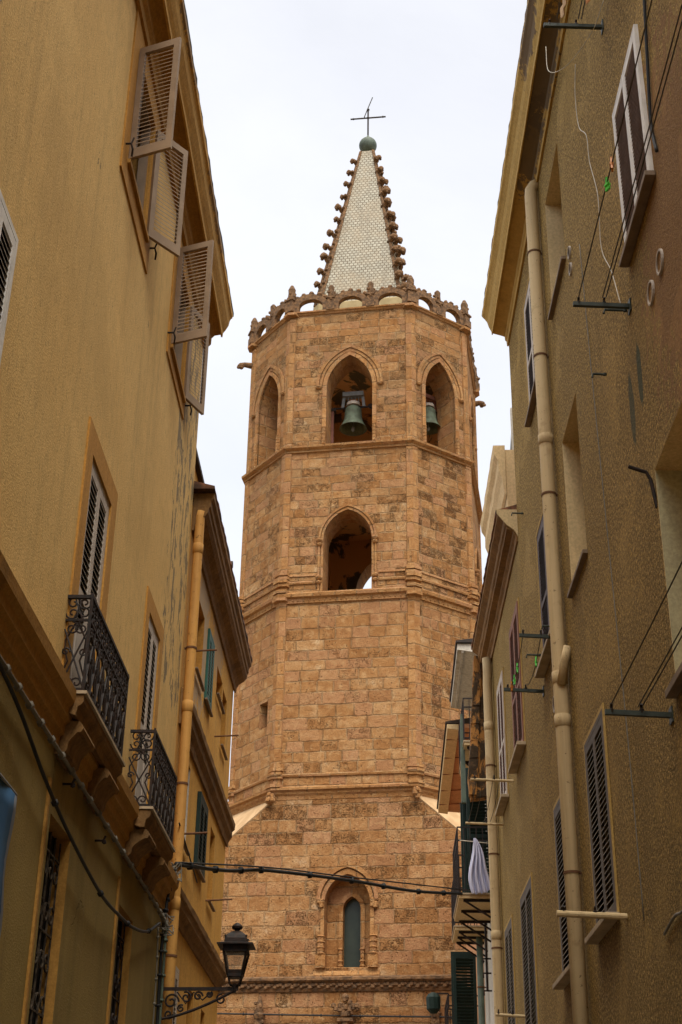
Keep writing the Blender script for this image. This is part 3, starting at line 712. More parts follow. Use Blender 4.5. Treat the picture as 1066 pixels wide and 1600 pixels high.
def pinn(big):
    mb = MB(); k = 1.0 if big else 0.85
    mb.box(-0.15*k, 0.15*k, -0.15*k, 0.15*k, 28.45, 28.72); mb.box(-0.125*k, 0.125*k, -0.125*k, 0.125*k, 28.72, 28.95)
    mb.box(-0.165*k, 0.165*k, -0.165*k, 0.165*k, 28.90, 28.96)
    mb.lathe([(0.115*k, 28.94), (0.13*k, 29.08), (0.115*k, 29.25), (0.125*k, 29.38), (0.05, 29.46 if not big else 29.55)], n=9)
    for j in range(10):
        a = j*2.4; mb.blob((0.11*math.cos(a), 0.11*math.sin(a), 28.75+0.055*j), 0.055, n=6)
    return mb.data("pinnacle", TRIM_GREY)
BAYF, BAYC, PINB, PINS = bay(TA/3), bay(TC/2), pinn(True), pinn(False)
for i in range(8):
    c, u, n, L = face(i, 0.0); k = 3 if i % 2 == 0 else 2
    for j in range(k):
        q = c+u*((j+0.5)/k-0.5)*L
        place(BAYF if k == 3 else BAYC, "parapet_arch", TW, (q.x, q.y, 0), (0, 0, math.atan2(u.y, u.x)))
        if j: q = c+u*(j/k-0.5)*L; place(PINS, "pinnacle", TW, (q.x, q.y, 0), (0, 0, math.atan2(u.y, u.x)))
    q = octa(0.02)[i]; place(PINB, "pinnacle", TW, (q.x, q.y, 0), (0, 0, math.atan2(q.y, q.x)))
mb = MB(); mb.poly([(p.x, p.y, 28.45) for p in octa(-0.05)]); mb.build("roof_terrace", DRUM, TW)

# spire
SB, ST = dict(h=1.58, a=1.38, z=30.22), dict(h=0.25, a=0.22, z=37.95)
def soct(h, a, z): return [Vector(q) for q in ((-a, -h, z), (a, -h, z), (h, -a, z), (h, a, z), (a, h, z), (-a, h, z), (-h, a, z), (-h, -a, z))]
B_, T_ = soct(**SB), soct(**ST)
mb = MB()
for i in range(8): j = (i+1) % 8; mb.poly([B_[i], B_[j], T_[j], T_[i]])
mb.poly(T_)
D_ = soct(1.64, 1.42, 28.46); D2 = soct(1.64, 1.42, 30.15); mb.cur = 1
for i in range(8): j = (i+1) % 8; mb.poly([D_[i], D_[j], D2[j], D2[i]]); mb.poly([D2[i], D2[j], B_[j], B_[i]])
SPIRE = mb.build("spire", [TILES, DRUM], TW)
mb = MB()                                   # one curled leaf
mb.tube([(-0.06, 0, -0.05), (0.06, 0, -0.02), (0.15, 0, 0.06), (0.22, 0, 0.07)], [0.085, 0.09, 0.075, 0.07], 7)
mb.blob((0.25, 0, 0.06), 0.115, sy=1.25, n=8); mb.blob((0.21, 0.09, 0.02), 0.07, n=6); mb.blob((0.21, -0.09, 0.02), 0.07, n=6); mb.blob((0.16, 0, 0.12), 0.07, n=6); mb.blob((0.3, 0, -0.03), 0.06, n=6)
CROCK = mb.data("crocket", TRIM_GREY, smooth=True)
for i in range(8):
    mb = MB(); a, b = B_[i], T_[i]; mb.tube([a, (a+b)/2, b], [0.075, 0.06, 0.045], 6); mb.build("edge_rib", TRIM_GREY, SPIRE)
    for k in range(12):
        t = 0.035+0.925*k/11.5; q = a.lerp(b, t); an = math.atan2(q.y, q.x)
        o = place(CROCK, "crocket", SPIRE, (q.x, q.y, q.z), (random.uniform(-.3, .3), random.uniform(-.3, .25), an+random.uniform(-.3, .3))); sc_ = random.uniform(0.7, 1.0)*(1.05-0.2*t); sc_ *= 0.6 if i == 0 else 1.1; o.scale = (sc_, sc_, sc_)
mb = MB(); mb.lathe([(0.335*math.sin(math.pi*k/12)+0.001, 38.42-0.335*math.cos(math.pi*k/12)) for k in range(13)], n=24); mb.lathe([(0.1, 38.74), (0.07, 38.83), (0.04, 38.9)], n=10)
BALL = mb.build("finial_ball", COPPERB, TW, smooth=True)
mb = MB(); mb.tube([(0, 0, 38.8), (0, 0, 40.25)], 0.032, 8)
mb.tube([(-0.66, -0.1, 39.72), (0.66, 0.1, 39.86)], 0.03, 8); mb.blob((0, 0, 39.79), 0.06, n=8, jit=0); mb.blob((0, 0, 40.2), 0.06, n=8, jit=0)
mb.tube([(-0.14, -0.05, 39.8), (0.0, 0, 40.3), (0.16, 0.05, 40.85)], 0.018, 6)
for x in (-0.55, 0.55): mb.blob((x, x*0.15, 39.79+x*0.11), 0.045, n=6, jit=0)
mb.build("iron_cross", IRON, TW)
# gargoyles
def garg(i, z, k=1.0):
    q = octa(0.0)[i]; d = Vector(((-1, -.35, 0), (1, -.2, 0))[0 if i == 7 else 1]).normalized()
    mb = MB(); pts = [Vector((q.x, q.y, z))+d*t + Vector((0, 0, dz)) for t, dz in ((-.1, 0), (.12*k, .02), (.28*k, .03), (.4*k, -.02))]
    mb.tube(pts, [0.11, 0.1, 0.085, 0.1], 8); mb.blob(pts[-1]+Vector((0, 0, -.02)), 0.12, n=8); mb.blob(pts[-1]+d*.08+Vector((0, 0, -.07)), 0.07, n=6)
    mb.build("gargoyle", TRIM_GREY, TW)
garg(7, 27.62); garg(3, 27.9, 0.7)

# square base with broaches
BZ = 12.40
mb = MB(); Hb = TH+0.02
A_ = octa(0.03)
wx = 0.12
PF = lambda a, z, o=0.0: (a, -Hb-o, z)
cz = 11.0
# front wall with a pointed recess
mb.cur = 0
loop = [(wx+x, z) for x, z in loopof(0.60, 7.98, 9.62, 10.36)]
Wd = 4.2
def top(x): return cz + (BZ-cz)*max(0, min(1, (Hb-abs(x))/(Hb-TA/2))) if abs(x) < Hb else cz
xs = [-Hb, -TA/2, wx-0.60]
mb.poly([PF(-Hb, 7.6), PF(wx-0.6, 7.6), PF(wx-0.6, 9.62), PF(wx-0.6, BZ), PF(-TA/2, BZ), PF(-Hb, cz)])
mb.poly([PF(wx+0.6, 7.6), PF(Hb, 7.6), PF(Hb, cz), PF(TA/2, BZ), PF(wx+0.6, BZ), PF(wx+0.6, 9.62)])
mb.poly([PF(wx-0.6, 7.6), PF(wx+0.6, 7.6), PF(wx+0.6, 7.98), PF(wx-0.6, 7.98)])
AP = loop[1:-1]
for a, b in zip(AP[:-1], AP[1:]): mb.poly([PF(*a), PF(*b), PF(b[0], BZ), PF(a[0], BZ)])
mb.poly([PF(-Wd, 0), PF(Wd, 0), PF(Wd, 7.6), PF(-Wd, 7.6)])
mb.poly([PF(Hb, 7.6), PF(Wd, 7.6), PF(Wd, 10.6), PF(Hb, 10.6)])
mb.poly([PF(Wd, 0), (Wd, Hb, 0), (Wd, Hb, 10.6), PF(Wd, 10.6)]); mb.poly([PF(-Wd, 0), (-Wd, Hb, 0), (-Wd, Hb, 7.6), PF(-Wd, 7.6)])
mb.poly([PF(-Wd, 7.6), PF(-Hb, 7.6), (-Hb, Hb, 7.6), (-Wd, Hb, 7.6)]); mb.poly([PF(Hb, 10.6), PF(Wd, 10.6), (Wd, Hb, 10.6), (Hb, Hb, 10.6)])
for sx in (-1, 1):
    mb.poly([(sx*Hb, -Hb, 7.6), (sx*Hb, Hb, 7.6), (sx*Hb, Hb, cz), (sx*Hb, TA/2, BZ), (sx*Hb, -TA/2, BZ), (sx*Hb, -Hb, cz)])
mb.poly([(-Hb, Hb, 7.6), (Hb, Hb, 7.6), (Hb, Hb, cz), (TA/2, Hb, BZ), (-TA/2, Hb, BZ), (-Hb, Hb, cz)])
mb.cur = 1
for a, b in zip(loop[:-1], loop[1:]): mb.poly([PF(*a), PF(*b), PF(*b, -0.42), PF(*a, -0.42)])
lan = [(wx+0.06+x, z) for x, z in loopof(0.235, 8.02, 9.52, 9.86)]
P2 = lambda a, z, o=0.0: PF(a, z, -0.42+o)
xa, xb = wx-0.6, wx+0.6
mb.cur = 1; l_ = wx+0.06-0.235; r__ = wx+0.06+0.235
mb.poly([P2(xa, 7.98), P2(l_, 7.98), P2(l_, 9.52), P2(l_, 10.4), P2(xa, 10.4)]); mb.poly([P2(r__, 7.98), P2(xb, 7.98), P2(xb, 10.4), P2(r__, 10.4), P2(r__, 9.52)])
for a, b in zip(lan[1:-2], lan[2:-1]): mb.poly([P2(*a), P2(*b), P2(b[0], 10.4), P2(a[0], 10.4)])
for a, b in zip(lan[:-1], lan[1:]): mb.poly([P2(*a), P2(*b), P2(*b, -0.3), P2(*a, -0.3)])
mb.poly([PF(xa, 7.98, 0.0), PF(xb, 7.98, 0.0), P2(xb, 8.03, 0), P2(xa, 8.03, 0)])
mb.poly([P2(l_, 8.02), P2(r__, 8.02), P2(r__, 8.02, -0.3), P2(l_, 8.02, -0.3)])
mb.build("square_base", [STONE_B, TRIM], TW)
for (sx, sy) in ((-1, -1), (1, -1), (1, 1), (-1, 1)):
    mb = MB(); a = Vector((sx*TA/2, sy*Hb, BZ)); b = Vector((sx*Hb, sy*TA/2, BZ)); c_ = Vector((sx*Hb, sy*Hb, cz))
    k = Vector((sx*0.02, sy*0.02, 0.02)); mb.poly([a+k, b+k, c_+k])
    mb.poly([a+k, c_+k, c_, a]); mb.poly([b+k, c_+k, c_, b])
    mb.build("broach", PALE, TW)
mb = MB(); mb.poly([P2(*q, -0.2) for q in lan]); mb.build("lancet_glass", WGLASS, TW)
mb = MB()
A = [(wx+x, z) for x, z in loopof(0.60, 7.98, 9.62, 10.36)]; B = [(wx+x, z) for x, z in loopof(0.70, 7.98, 9.62, 10.5)]; archband(mb, PF, A, B, -0.05, 0.045)
A = [(wx+x, z) for x, z in archpts(0.72, 9.66, 10.53)]; B = [(wx+x, z) for x, z in archpts(0.82, 9.66, 10.66)]; archband(mb, PF, A, B, -0.05, 0.085)
A = [(wx+0.06+x, z) for x, z in loopof(0.235, 8.02, 9.52, 9.86)]; B = [(wx+0.06+x, z) for x, z in loopof(0.345, 8.02, 9.52, 10.0)]; archband(mb, P2, A, B, -0.05, 0.06)
for sgn in (-1, 1):
    for k in range(6): mb.blob(PF(wx+sgn*(0.72+random.uniform(-.07, .07)), 9.6+random.uniform(-.1, .08), 0.06), 0.075, n=6)
    x = wx+sgn*0.68
    mb.box(min(x-0.13, x+0.13), x+0.13, -Hb-0.10, -Hb+0.02, 7.98, 8.3); mb.tube([PF(x, 8.3, 0.03), PF(x, 8.75, 0.03)], 0.095, 8); 
    for z in (8.33, 8.48, 8.62, 8.76): mb.blob(PF(x, z, 0.03), 0.12, sz=0.4, n=8, jit=0.03)
    x = wx+0.06+sgn*0.29
    mb.tube([P2(x, 8.05, 0.06), P2(x, 8.5, 0.06)], 0.055, 8)
    for z in (8.08, 8.2, 8.5): mb.blob(P2(x, z, 0.06), 0.08, sz=0.6, n=8, jit=0.03)
mb.extrude([(-0.05, 7.74), (0.05, 7.74), (0.06, 7.80), (-0.05, 8.0)], wx-0.85, wx+0.85, lambda x, o, z: PF(x, z, o))
mb.build("window_moulding", TRIM, TW)
mb = MB()
mb.extrude([(-0.05, 7.40), (0.04, 7.40), (0.07, 7.46), (0.08, 7.60), (0.19, 7.66), (0.19, 7.72), (0.03, 7.78), (-0.05, 7.78)], -Wd, Wd, lambda x, o, z: PF(x, z, o), n=24, jit=0.004)
for k in range(110):
    x = -Wd+2*Wd*(k+0.5)/110; mb.blob(PF(x, 7.54+0.035*math.sin(k*2.1), 0.09), random.uniform(0.04, 0.065), n=6, sx=1.3)
mb.build("foliage_string_course", TRIM_GREY, TW)
def carved(x, big, name):
    mb = MB()
    if big:
        mb.tube([PF(x, 6.4, 0.1), PF(x, 6.8, 0.1)], 0.1, 8)
        mb.extrude([(0, 6.58), (0.22, 6.66), (0.22, 6.74), (0, 6.76)], x-0.2, x+0.2, lambda a, o, z: PF(a, z, o))
        for k in range(34):
            a = random.uniform(-1, 1); t = random.random(); mb.blob(PF(x+a*(0.1+0.28*t), 6.82+0.36*t-0.16*abs(a)*t, 0.13+0.06*(1-abs(a))), random.uniform(.05, .085), n=6)
        mb.blob(PF(x, 7.24, 0.14), 0.1, n=8)
    else:
        mb.box(x-0.1, x+0.1, -Hb-0.14, -Hb+0.02, 5.6, 6.75); mb.lathe([(0.13, 6.75), (0.16, 6.85), (0.09, 6.9), (0.1, 7.0), (0.03, 7.3)], (x, -Hb-0.06, 0), 8)
        for k in range(16):
            mb.blob((x+random.uniform(-.11, .11), -Hb-0.12, 6.0+1.2*k/16), 0.055, n=6)
    return mb.build(name, TRIM_GREY, TW)
carved(0.12, True, "carved_finial"); carved(-2.1, False, "carved_pinnacle"); carved(2.38, False, "carved_pinnacle")

# bells
def bell(i, uo, z, k, label, yin):
    c, u, n, L = face(i, 0); wm = TW.matrix_basis if False else (Matrix.Translation(TW.location) @ Matrix.Rotation(TW.rotation_euler.z, 4, 'Z'))
    q = wm @ (c+u*uo-n*yin); rz = math.atan2(u.y, u.x)+TW.rotation_euler.z
    b = empty("church_bell", (q.x, q.y, z), rz, label, "bell", "bells hanging in the tower openings")
    mb = MB(); pr = [(0.47, 0), (0.455, 0.03), (0.40, 0.12), (0.335, 0.26), (0.30, 0.45), (0.285, 0.66), (0.27, 0.76), (0.20, 0.84), (0.10, 0.87)]
    inn = [(0.09, 0.83), (0.18, 0.80), (0.24, 0.72), (0.26, 0.5), (0.30, 0.26), (0.37, 0.1), (0.44, 0.0)]
    P = [(r*k, h*k) for r, h in pr]; I = [(r*k, h*k) for r, h in inn]
    n_ = 32; full = P+I; V = []; F = []
    for r, h in full:
        for j in range(n_): V.append((r*math.cos(2*math.pi*j/n_), r*math.sin(2*math.pi*j/n_), h))
    m_ = len(full)
    for a in range(m_):
        for j in range(n_): F.append((a*n_+j, a*n_+(j+1) % n_, ((a+1) % m_)*n_+(j+1) % n_, ((a+1) % m_)*n_+j))
    mb.mesh(V, F); mb.build("bell_body", BRONZE, b, smooth=True)
    mb = MB(); mb.lathe([(0.02, 0.75*k), (0.02, 0.1*k), (0.06*k, 0.04*k), (0.06*k, -0.04*k), (0.02, -0.1*k)], n=10); mb.build("clapper", GREYI, b)
    mb = MB(); mb.lathe([(0.24*k, 0.88*k), (0.23*k, 1.0*k), (0.12*k, 1.02*k)], n=18); mb.build("headstock_cap", CONC, b)
    mb = MB(); mb.box(-0.36*k, 0.36*k, -0.12*k, 0.12*k, 1.26*k, 1.42*k)
    for x in (-0.32, 0.32): mb.bar((x*k, 0, 1.28*k), (x*1.15*k, 0, 0.86*k), 0.035*k, 0.1*k)
    for x in (-0.18, -0.06, 0.06, 0.18): mb.tube([(x*k, 0, 1.02*k), (x*k, 0, 1.27*k)], 0.014, 6)
    mb.build("headstock", GREYI if i == 0 else WOODR, b)
    mb = MB(); mb.tube([(-0.95*k, 0, 0.84*k), (0.95*k, 0, 0.84*k)], 0.035*k, 8); mb.box(-0.85*k, -0.6*k, -0.08, 0.08, 0.72*k, 0.84*k); mb.blob((0.6*k, 0, 0.86*k), 0.1*k, n=8); mb.build("axle", IRON, b)
    mb = MB()
    for x in (-0.72, 0.72): mb.box(x*k-0.05, x*k+0.05, -0.06, 0.06, -1.1*k if i == 0 else -0.8, 0.78*k)
    mb.build("bell_frame", WOODR, b)
    return b
bell(0, -0.06, 24.66, 0.94, "large green bronze bell hanging in the front belfry opening", 1.15)
bell(1, 0.35, 24.84, 0.86, "smaller green bell half hidden in the right belfry opening", 1.0)

# ================================================================== left houses
def body(H, a, b, z1, wallmats, holes, depth=7.0, z0=0.0, off=0.0, name="wall", dado=None):
    mb = MB(); wallgrid(mb, a, b, z0, z1, holes, H.fn, 0, 1, off, dado)
    f = H.fn
    for s in (a, b): mb.poly([f(s, off, z0), f(s, -depth, z0), f(s, -depth, z1), f(s, off, z1)])
    mb.poly([f(a, -depth, z0), f(b, -depth, z0), f(b, -depth, z1), f(a, -depth, z1)])
    mb.poly([f(a, off, z1), f(b, off, z1), f(b, -depth, z1), f(a, -depth, z1)])
    return mb.build(name, wallmats, H.e)
def roof(H, a, b, z, over, rise=1.8, depth=7.0, mats=TERRA, th=0.07, tiles=0.0):
    mb = MB(); f = H.fn
    mb.extrude([(over, z), (over, z+th), (-depth/2, z+th+rise), (-depth, z+th), (-depth, z)], a, b, f, n=int((b-a)/0.12), jit=0.007)
    n = int((b-a)/0.2) if tiles else 0
    for k in range(n):
        x = a+(k+0.5)*(b-a)/n; mb.tube([f(x, over+0.02+random.uniform(-.012, .012), z+th*0.6), f(x, over-0.5, z+th*0.6+0.5*rise/(depth/2+over))], tiles, 6)
    return mb.build("roof", mats, H.e)

L1 = House("plaster_house", "tall ochre house with iron balconies and taupe shutters at left", "house", -2.4, 0, 1.8, 'L', 2.0)
END1 = 16.08
hol = [(6.62, 7.46, 5.27, 7.43, 0.2, True), (10.27, 11.17, 5.27, 7.42, 0.2, True), (13.53, 14.32, 5.27, 7.42, 0.2, True),
       (10.42, 11.5, 10.68, 12.1, 0.25, True), (13.5, 14.58, 10.68, 12.05, 0.25, True),
       (10.22, 10.98, 1.2, 4.39, 0.14, True), (13.3, 14.1, 1.2, 4.39, 0.14, True)]
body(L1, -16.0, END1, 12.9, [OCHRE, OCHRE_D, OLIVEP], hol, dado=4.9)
roof(L1, -16.0, 16.25, 13.03, 0.36, mats=ROOFD, th=0.05)
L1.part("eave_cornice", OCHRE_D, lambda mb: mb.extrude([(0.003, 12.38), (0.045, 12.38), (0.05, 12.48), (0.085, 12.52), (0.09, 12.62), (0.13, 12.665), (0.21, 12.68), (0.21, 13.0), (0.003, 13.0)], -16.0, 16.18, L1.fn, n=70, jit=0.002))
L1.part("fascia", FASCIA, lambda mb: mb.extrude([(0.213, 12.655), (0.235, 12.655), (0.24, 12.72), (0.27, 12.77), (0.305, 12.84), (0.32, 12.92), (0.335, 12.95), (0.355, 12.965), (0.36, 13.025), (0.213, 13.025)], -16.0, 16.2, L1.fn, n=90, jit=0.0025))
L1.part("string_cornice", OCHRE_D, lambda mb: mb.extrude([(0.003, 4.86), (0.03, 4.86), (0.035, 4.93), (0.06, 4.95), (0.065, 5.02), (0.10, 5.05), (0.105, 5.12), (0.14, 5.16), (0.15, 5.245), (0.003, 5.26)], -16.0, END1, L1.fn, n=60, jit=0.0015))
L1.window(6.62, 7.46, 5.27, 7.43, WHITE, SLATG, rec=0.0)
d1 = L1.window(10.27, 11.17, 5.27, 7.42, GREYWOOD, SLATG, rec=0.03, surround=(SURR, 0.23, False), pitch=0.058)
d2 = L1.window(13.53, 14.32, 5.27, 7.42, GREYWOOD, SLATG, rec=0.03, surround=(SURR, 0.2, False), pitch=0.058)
for (a, b, dd) in ((10.27, 11.17, d1), (13.53, 14.32, d2)):       # plain lower door panels
    L1.part("door_panel", GREYWOOD, lambda mb: (L1.box(mb, a+0.12, (a+b)/2-0.06, -0.035, 0.006, 5.4, 5.95), L1.box(mb, (a+b)/2+0.06, b-0.12, -0.035, 0.006, 5.4, 5.95)), dd)
def openwin(H, a, b, z0, z1, frame, slat, na, fa, lw, surr, ironm=RUST):
    wo = H.window(a, b, z0, z1, frame, slat, rec=0.06, surround=surr, sill=0.06, closed=False, sillout=0.05, sillm=OCHRE_D)
    me = leafmesh(lw, z1-z0-0.02, frame, slat, mid=False, stile=0.06, pitch=0.05, gap=0.7)
    H.leaf(wo, me, a-0.03, 0.03, z0+0.01, na)
    H.leaf(wo, me, b+0.03, 0.03, z0+0.01, fa)
    for x in (a-0.2, b+0.28):
        mb = MB(); mb.tube([H.fn(x, 0, z0+0.05), H.fn(x, 0.07, z0+0.05), H.fn(x+0.02, 0.085, z0+0.0), H.fn(x+0.05, 0.075, z0-0.06)], 0.011, 6); mb.tube([H.fn(x, 0.07, z0+0.05), H.fn(x, 0.09, z0+0.12)], 0.009, 6)
        mb.build("shutter_catch", IRON, wo)
    return wo
openwin(L1, 10.42, 11.5, 10.68, 12.1, TAUPE, TAUPE, 110, 39, 0.44, (SURR, 0.28, True))
openwin(L1, 13.5, 14.58, 10.68, 12.05, TAUPE, TAUPE, 110, 24, 0.44, (SURR, 0.2, True))
for (a, b) in ((10.22, 10.98), (13.3, 14.1)):
    def fill(mb, a=a, b=b):
        L1.box(mb, a+0.003, b-0.003, -0.135, -0.115, 1.2, 4.385)
        for k in range(5): mb.bar(L1.fn(a+0.08+k*(b-a-0.16)/4, -0.108, 1.2), L1.fn(a+0.08+k*(b-a-0.16)/4, -0.108, 4.38), 0.016, 0.016)
    dr = L1.part("door", DARK, fill)
    def grille(mb, a=a, b=b):
        ax, az = Vector((1, 0, 0)), Vector((0, 0, 1))
        for k in range(9):
            for x in (a+0.1, a+0.28, b-0.28, b-0.1):
                mb.tube(spiral(L1.fn(x, -0.07, 1.6+k*0.31), ax, az, 0.085, 1.1, 1 if k % 2 else -1, k), 0.009, 5)
        for k in range(6): mb.bar(L1.fn(a+0.02, -0.07, 1.4+k*0.56), L1.fn(b-0.02, -0.07, 1.4+k*0.56), 0.014, 0.014)
        for k in range(5): x = a+0.03+k*(b-a-0.06)/4; mb.bar(L1.fn(x, -0.07, 1.2), L1.fn(x, -0.07, 4.35), 0.012, 0.012)
    L1.part("grille", simple("rusted_grille_iron", (0.10, 0.075, 0.05), 0.8, scale=15, dark=(0.02, 0.015, 0.01)) if a < 11 else IRON, grille, dr)
    mb = MB(); L1.box(mb, a-0.2, a-0.15, 0.001, 0.02, 1.2, 4.6); mb.build("door_pilaster_edge", OCHRE_D, L1.e)

def balcony(H, a, b, dep, z, rail, corb):
    f = H.fn
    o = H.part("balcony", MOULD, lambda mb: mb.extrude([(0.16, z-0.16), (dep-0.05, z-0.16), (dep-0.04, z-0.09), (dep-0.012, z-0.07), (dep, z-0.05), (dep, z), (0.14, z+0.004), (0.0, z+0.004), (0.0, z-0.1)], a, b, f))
    H.part("slab_edge", SLATEL, lambda mb: mb.extrude([(0.0, z+0.006), (dep+0.02, z+0.006), (dep+0.02, z+0.03), (0.0, z+0.03)], a-0.015, b+0.015, f), o)
    for x in corb:
        pr = [(0.003, z-0.42), (0.06, z-0.42), (0.09, z-0.39), (0.095, z-0.36)] + [(0.095+(dep-0.14)*(t**1.6), z-0.35+0.10*t) for t in [k/8 for k in range(9)]] + [(dep-0.02, z-0.25), (dep-0.005, z-0.22), (dep-0.015, z-0.19), (dep-0.04, z-0.165), (0.003, z-0.165)]
        H.part("corbel", MOULD, lambda mb: mb.extrude(pr, x-0.24, x+0.24, f), o)
    e_ = Vector((0, 0, 1)); sx = Vector((1, 0, 0)); oy = Vector((0, H.sg, 0))
    zb, zm, zt = z+0.05, z+rail*0.76, z+rail
    def P(s, off, zz): return f(s, off, zz)
    def scrollpanel(mb, c0, axis, wd, thick=0.0075):
        """c0 = lower left, axis = direction of the panel width"""
        c0 = Vector(c0); A = axis
        at = lambda u, v: c0 + A*(u*wd) + e_*(v*(zt-zb))
        vm = (zm-zb)/(zt-zb)
        for u, v in ((0.27, 0.93), (0.27, 0.82), (0.73, 0.93), (0.73, 0.82)): mb.tube(spiral(at(u, v), A, e_, 0.055, 1.25, 1 if u < .5 else -1, 0 if v > .9 else math.pi, 14), thick, 5)
        mb.tube([at(0.3, vm), at(0.7, 1.0)], thick*.8, 5); mb.tube([at(0.7, vm), at(0.3, 1.0)], thick*.8, 5)
        for sgn, u in ((1, 0.3), (-1, 0.7)):
            mb.tube(spiral(at(u, vm-0.09), A, e_, 0.055, 1.3, -sgn, math.pi/2, 14), thick, 5)
            mb.tube([at(u+0.16*sgn, vm-0.02), at(u-0.22*sgn, vm-0.22), at(u-0.2*sgn, 0.42), at(u-0.05*sgn, 0.3), at(u-0.26*sgn, 0.14)], thick, 5)
            mb.tube(spiral(at(u, 0.07), A, e_, 0.052, 1.3, sgn, -math.pi/2, 14), thick, 5)
            mb.tube(spiral(at(u-0.16*sgn, 0.40), A, e_, 0.035, 1.2, sgn, 0, 12), thick, 5)
        mb.tube([at(0.02, 0.02), at(0.98, vm-0.1)], thick, 5); mb.tube([at(0.98, 0.02), at(0.02, vm-0.1)], thick, 5)
    rl = MB(); d = dep-0.02
    for zz, w_ in ((zb, 0.02), (zm, 0.018), (zt, 0.028)):
        rl.bar(P(a+0.02, d, zz), P(b-0.02, d, zz), w_, w_); rl.bar(P(a+0.02, 0.0, zz), P(a+0.02, d, zz), w_, w_); rl.bar(P(b-0.02, 0.0, zz), P(b-0.02, d, zz), w_, w_)
    for s in (a+0.02, b-0.02): rl.bar(P(s, d, z), P(s, d, zt+0.03), 0.02, 0.02)
    n = max(3, int((b-a)/0.21)); wd = (b-a-0.06)/n
    for k in range(1, n): rl.bar(P(a+0.03+k*wd, d, zb), P(a+0.03+k*wd, d, zt), 0.015, 0.015)
    rail_o = rl.build("railing", IRON, o)
    mb = MB()
    for k in range(n): scrollpanel(mb, P(a+0.03+k*wd, d, zb), sx, wd, 0.009)
    mb.build("front_scrollwork", IRON, rail_o)
    for s in (a+0.02, b-0.02):
        mb = MB(); scrollpanel(mb, P(s, 0.0, zb), oy, d); mb.build("side_scrollwork", IRON, rail_o)
    return o
balcony(L1, 10.0, 11.78, 0.205, 5.22, 0.80, (10.35, 11.5))
balcony(L1, 13.1, 14.72, 0.255, 5.22, 0.77, (13.4, 14.45))
for s, z in ((10.5, 4.69), (11.9, 4.62)):
    mb = MB(); mb.tube([L1.fn(s, 0, z), L1.fn(s, 0.07, z), L1.fn(s, 0.09, z+0.04)], 0.01, 6); mb.blob(L1.fn(s, 0.08, z-0.01), 0.022, n=6); mb.build("wall_hook", IRON, L1.e)

L2 = House("plaster_house", "lower orange house with green shutters and a dark cornice beside the ochre house", "house", -2.4, 0, 1.8, 'L', END1)
E2 = 22.08
hol2 = [(17.3, 18.02, 8.25, 9.25, 0.2, True), (18.42, 19.08, 8.25, 9.28, 0.2, True), (19.75, 20.5, 8.8, 9.24, 0.2, True), (20.6, 21.2, 8.3, 9.2, 0.2, True),
        (16.92, 17.55, 5.93, 6.98, 0.22, True), (18.38, 19.25, 5.98, 6.94, 0.2, True), (20.05, 20.62, 5.88, 6.92, 0.22, True),
        (16.88, 17.56, 2.6, 4.52, 0.2, True), (18.63, 19.2, 2.6, 4.5, 0.22, True), (20.1, 20.55, 2.6, 4.45, 0.22, True)]
body(L2, END1+0.004, E2, 10.05, [ORANGE, SURR], hol2, off=-0.012)
mb = MB(); mb.poly([L2.fn(17.546, -0.013, 5.93), L2.fn(17.546, -0.23, 5.93), L2.fn(17.546, -0.23, 6.98), L2.fn(17.546, -0.013, 6.98)]); mb.build('jamb_plaster', WHITEW, L2.e)
roof(L2, END1+0.01, E2+0.1, 10.24, 0.27, rise=1.0, mats=TERRA, th=0.04)
L2.part("eave_cornice", MOULD, lambda mb: mb.extrude([(-0.009, 9.70), (0.02, 9.70), (0.03, 9.78), (0.07, 9.84), (0.15, 9.90), (0.19, 9.96), (0.195, 10.02), (0.215, 10.04), (0.22, 10.12), (0.255, 10.16), (0.26, 10.23), (-0.009, 10.23)], END1+0.12, E2+0.08, L2.fn, n=36, jit=0.002))
L2.part("string_course", MOULD, lambda mb: mb.extrude([(-0.009, 7.14), (0.02, 7.14), (0.03, 7.22), (0.075, 7.30), (0.08, 7.38), (0.115, 7.42), (0.12, 7.50), (-0.009, 7.60)], END1+0.15, E2+0.05, L2.fn, n=30, jit=0.004))
L2.part("string_course", MOULD, lambda mb: mb.extrude([(-0.009, 4.96), (0.02, 4.96), (0.03, 5.04), (0.085, 5.10), (0.09, 5.17), (0.115, 5.19), (0.12, 5.26), (-0.009, 5.36)], END1+0.15, E2+0.03, L2.fn, n=30, jit=0.004))
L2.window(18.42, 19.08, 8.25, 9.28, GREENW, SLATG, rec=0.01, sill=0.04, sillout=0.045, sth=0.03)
for a, b, z in ((17.3, 18.02, 8.25), (19.75, 20.5, 8.8), (20.6, 21.2, 8.3)): L2.window(a, b, z, 9.24 if z < 8.7 else 9.23, WHITE, WHITE, rec=0.16, sill=0.07, closed=False, sillout=0.045, sth=0.03)
L2.window(18.38, 19.25, 5.98, 6.94, DGREEN, DGREEN, rec=-0.01, sill=0.05, sillout=0.05, sth=0.03)
L2.window(16.92, 17.55, 5.93, 6.98, WHITE, WHITE, rec=0.18, sill=0.08, closed=False, sillout=0.045, sth=0.03)
L2.window(20.05, 20.62, 5.88, 6.92, WHITE, WHITE, rec=0.18, sill=0.06, closed=False, sillout=0.045, sth=0.03)
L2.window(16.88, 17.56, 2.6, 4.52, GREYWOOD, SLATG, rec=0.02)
L2.window(18.63, 19.2, 2.6, 4.5, WHITE, WHITE, rec=0.18, closed=False); L2.window(20.1, 20.55, 2.6, 4.45, WHITE, WHITE, rec=0.18, closed=False)
L2.pipe(PIPEO, 16.24, 0.085, 0.1, 9.78, 0.062, (9.45, 7.35, 5.02), top=[(16.24, 0.085, 9.9), (16.24, 0.1, 9.98)], bands=(8.1, 6.4, 4.45))
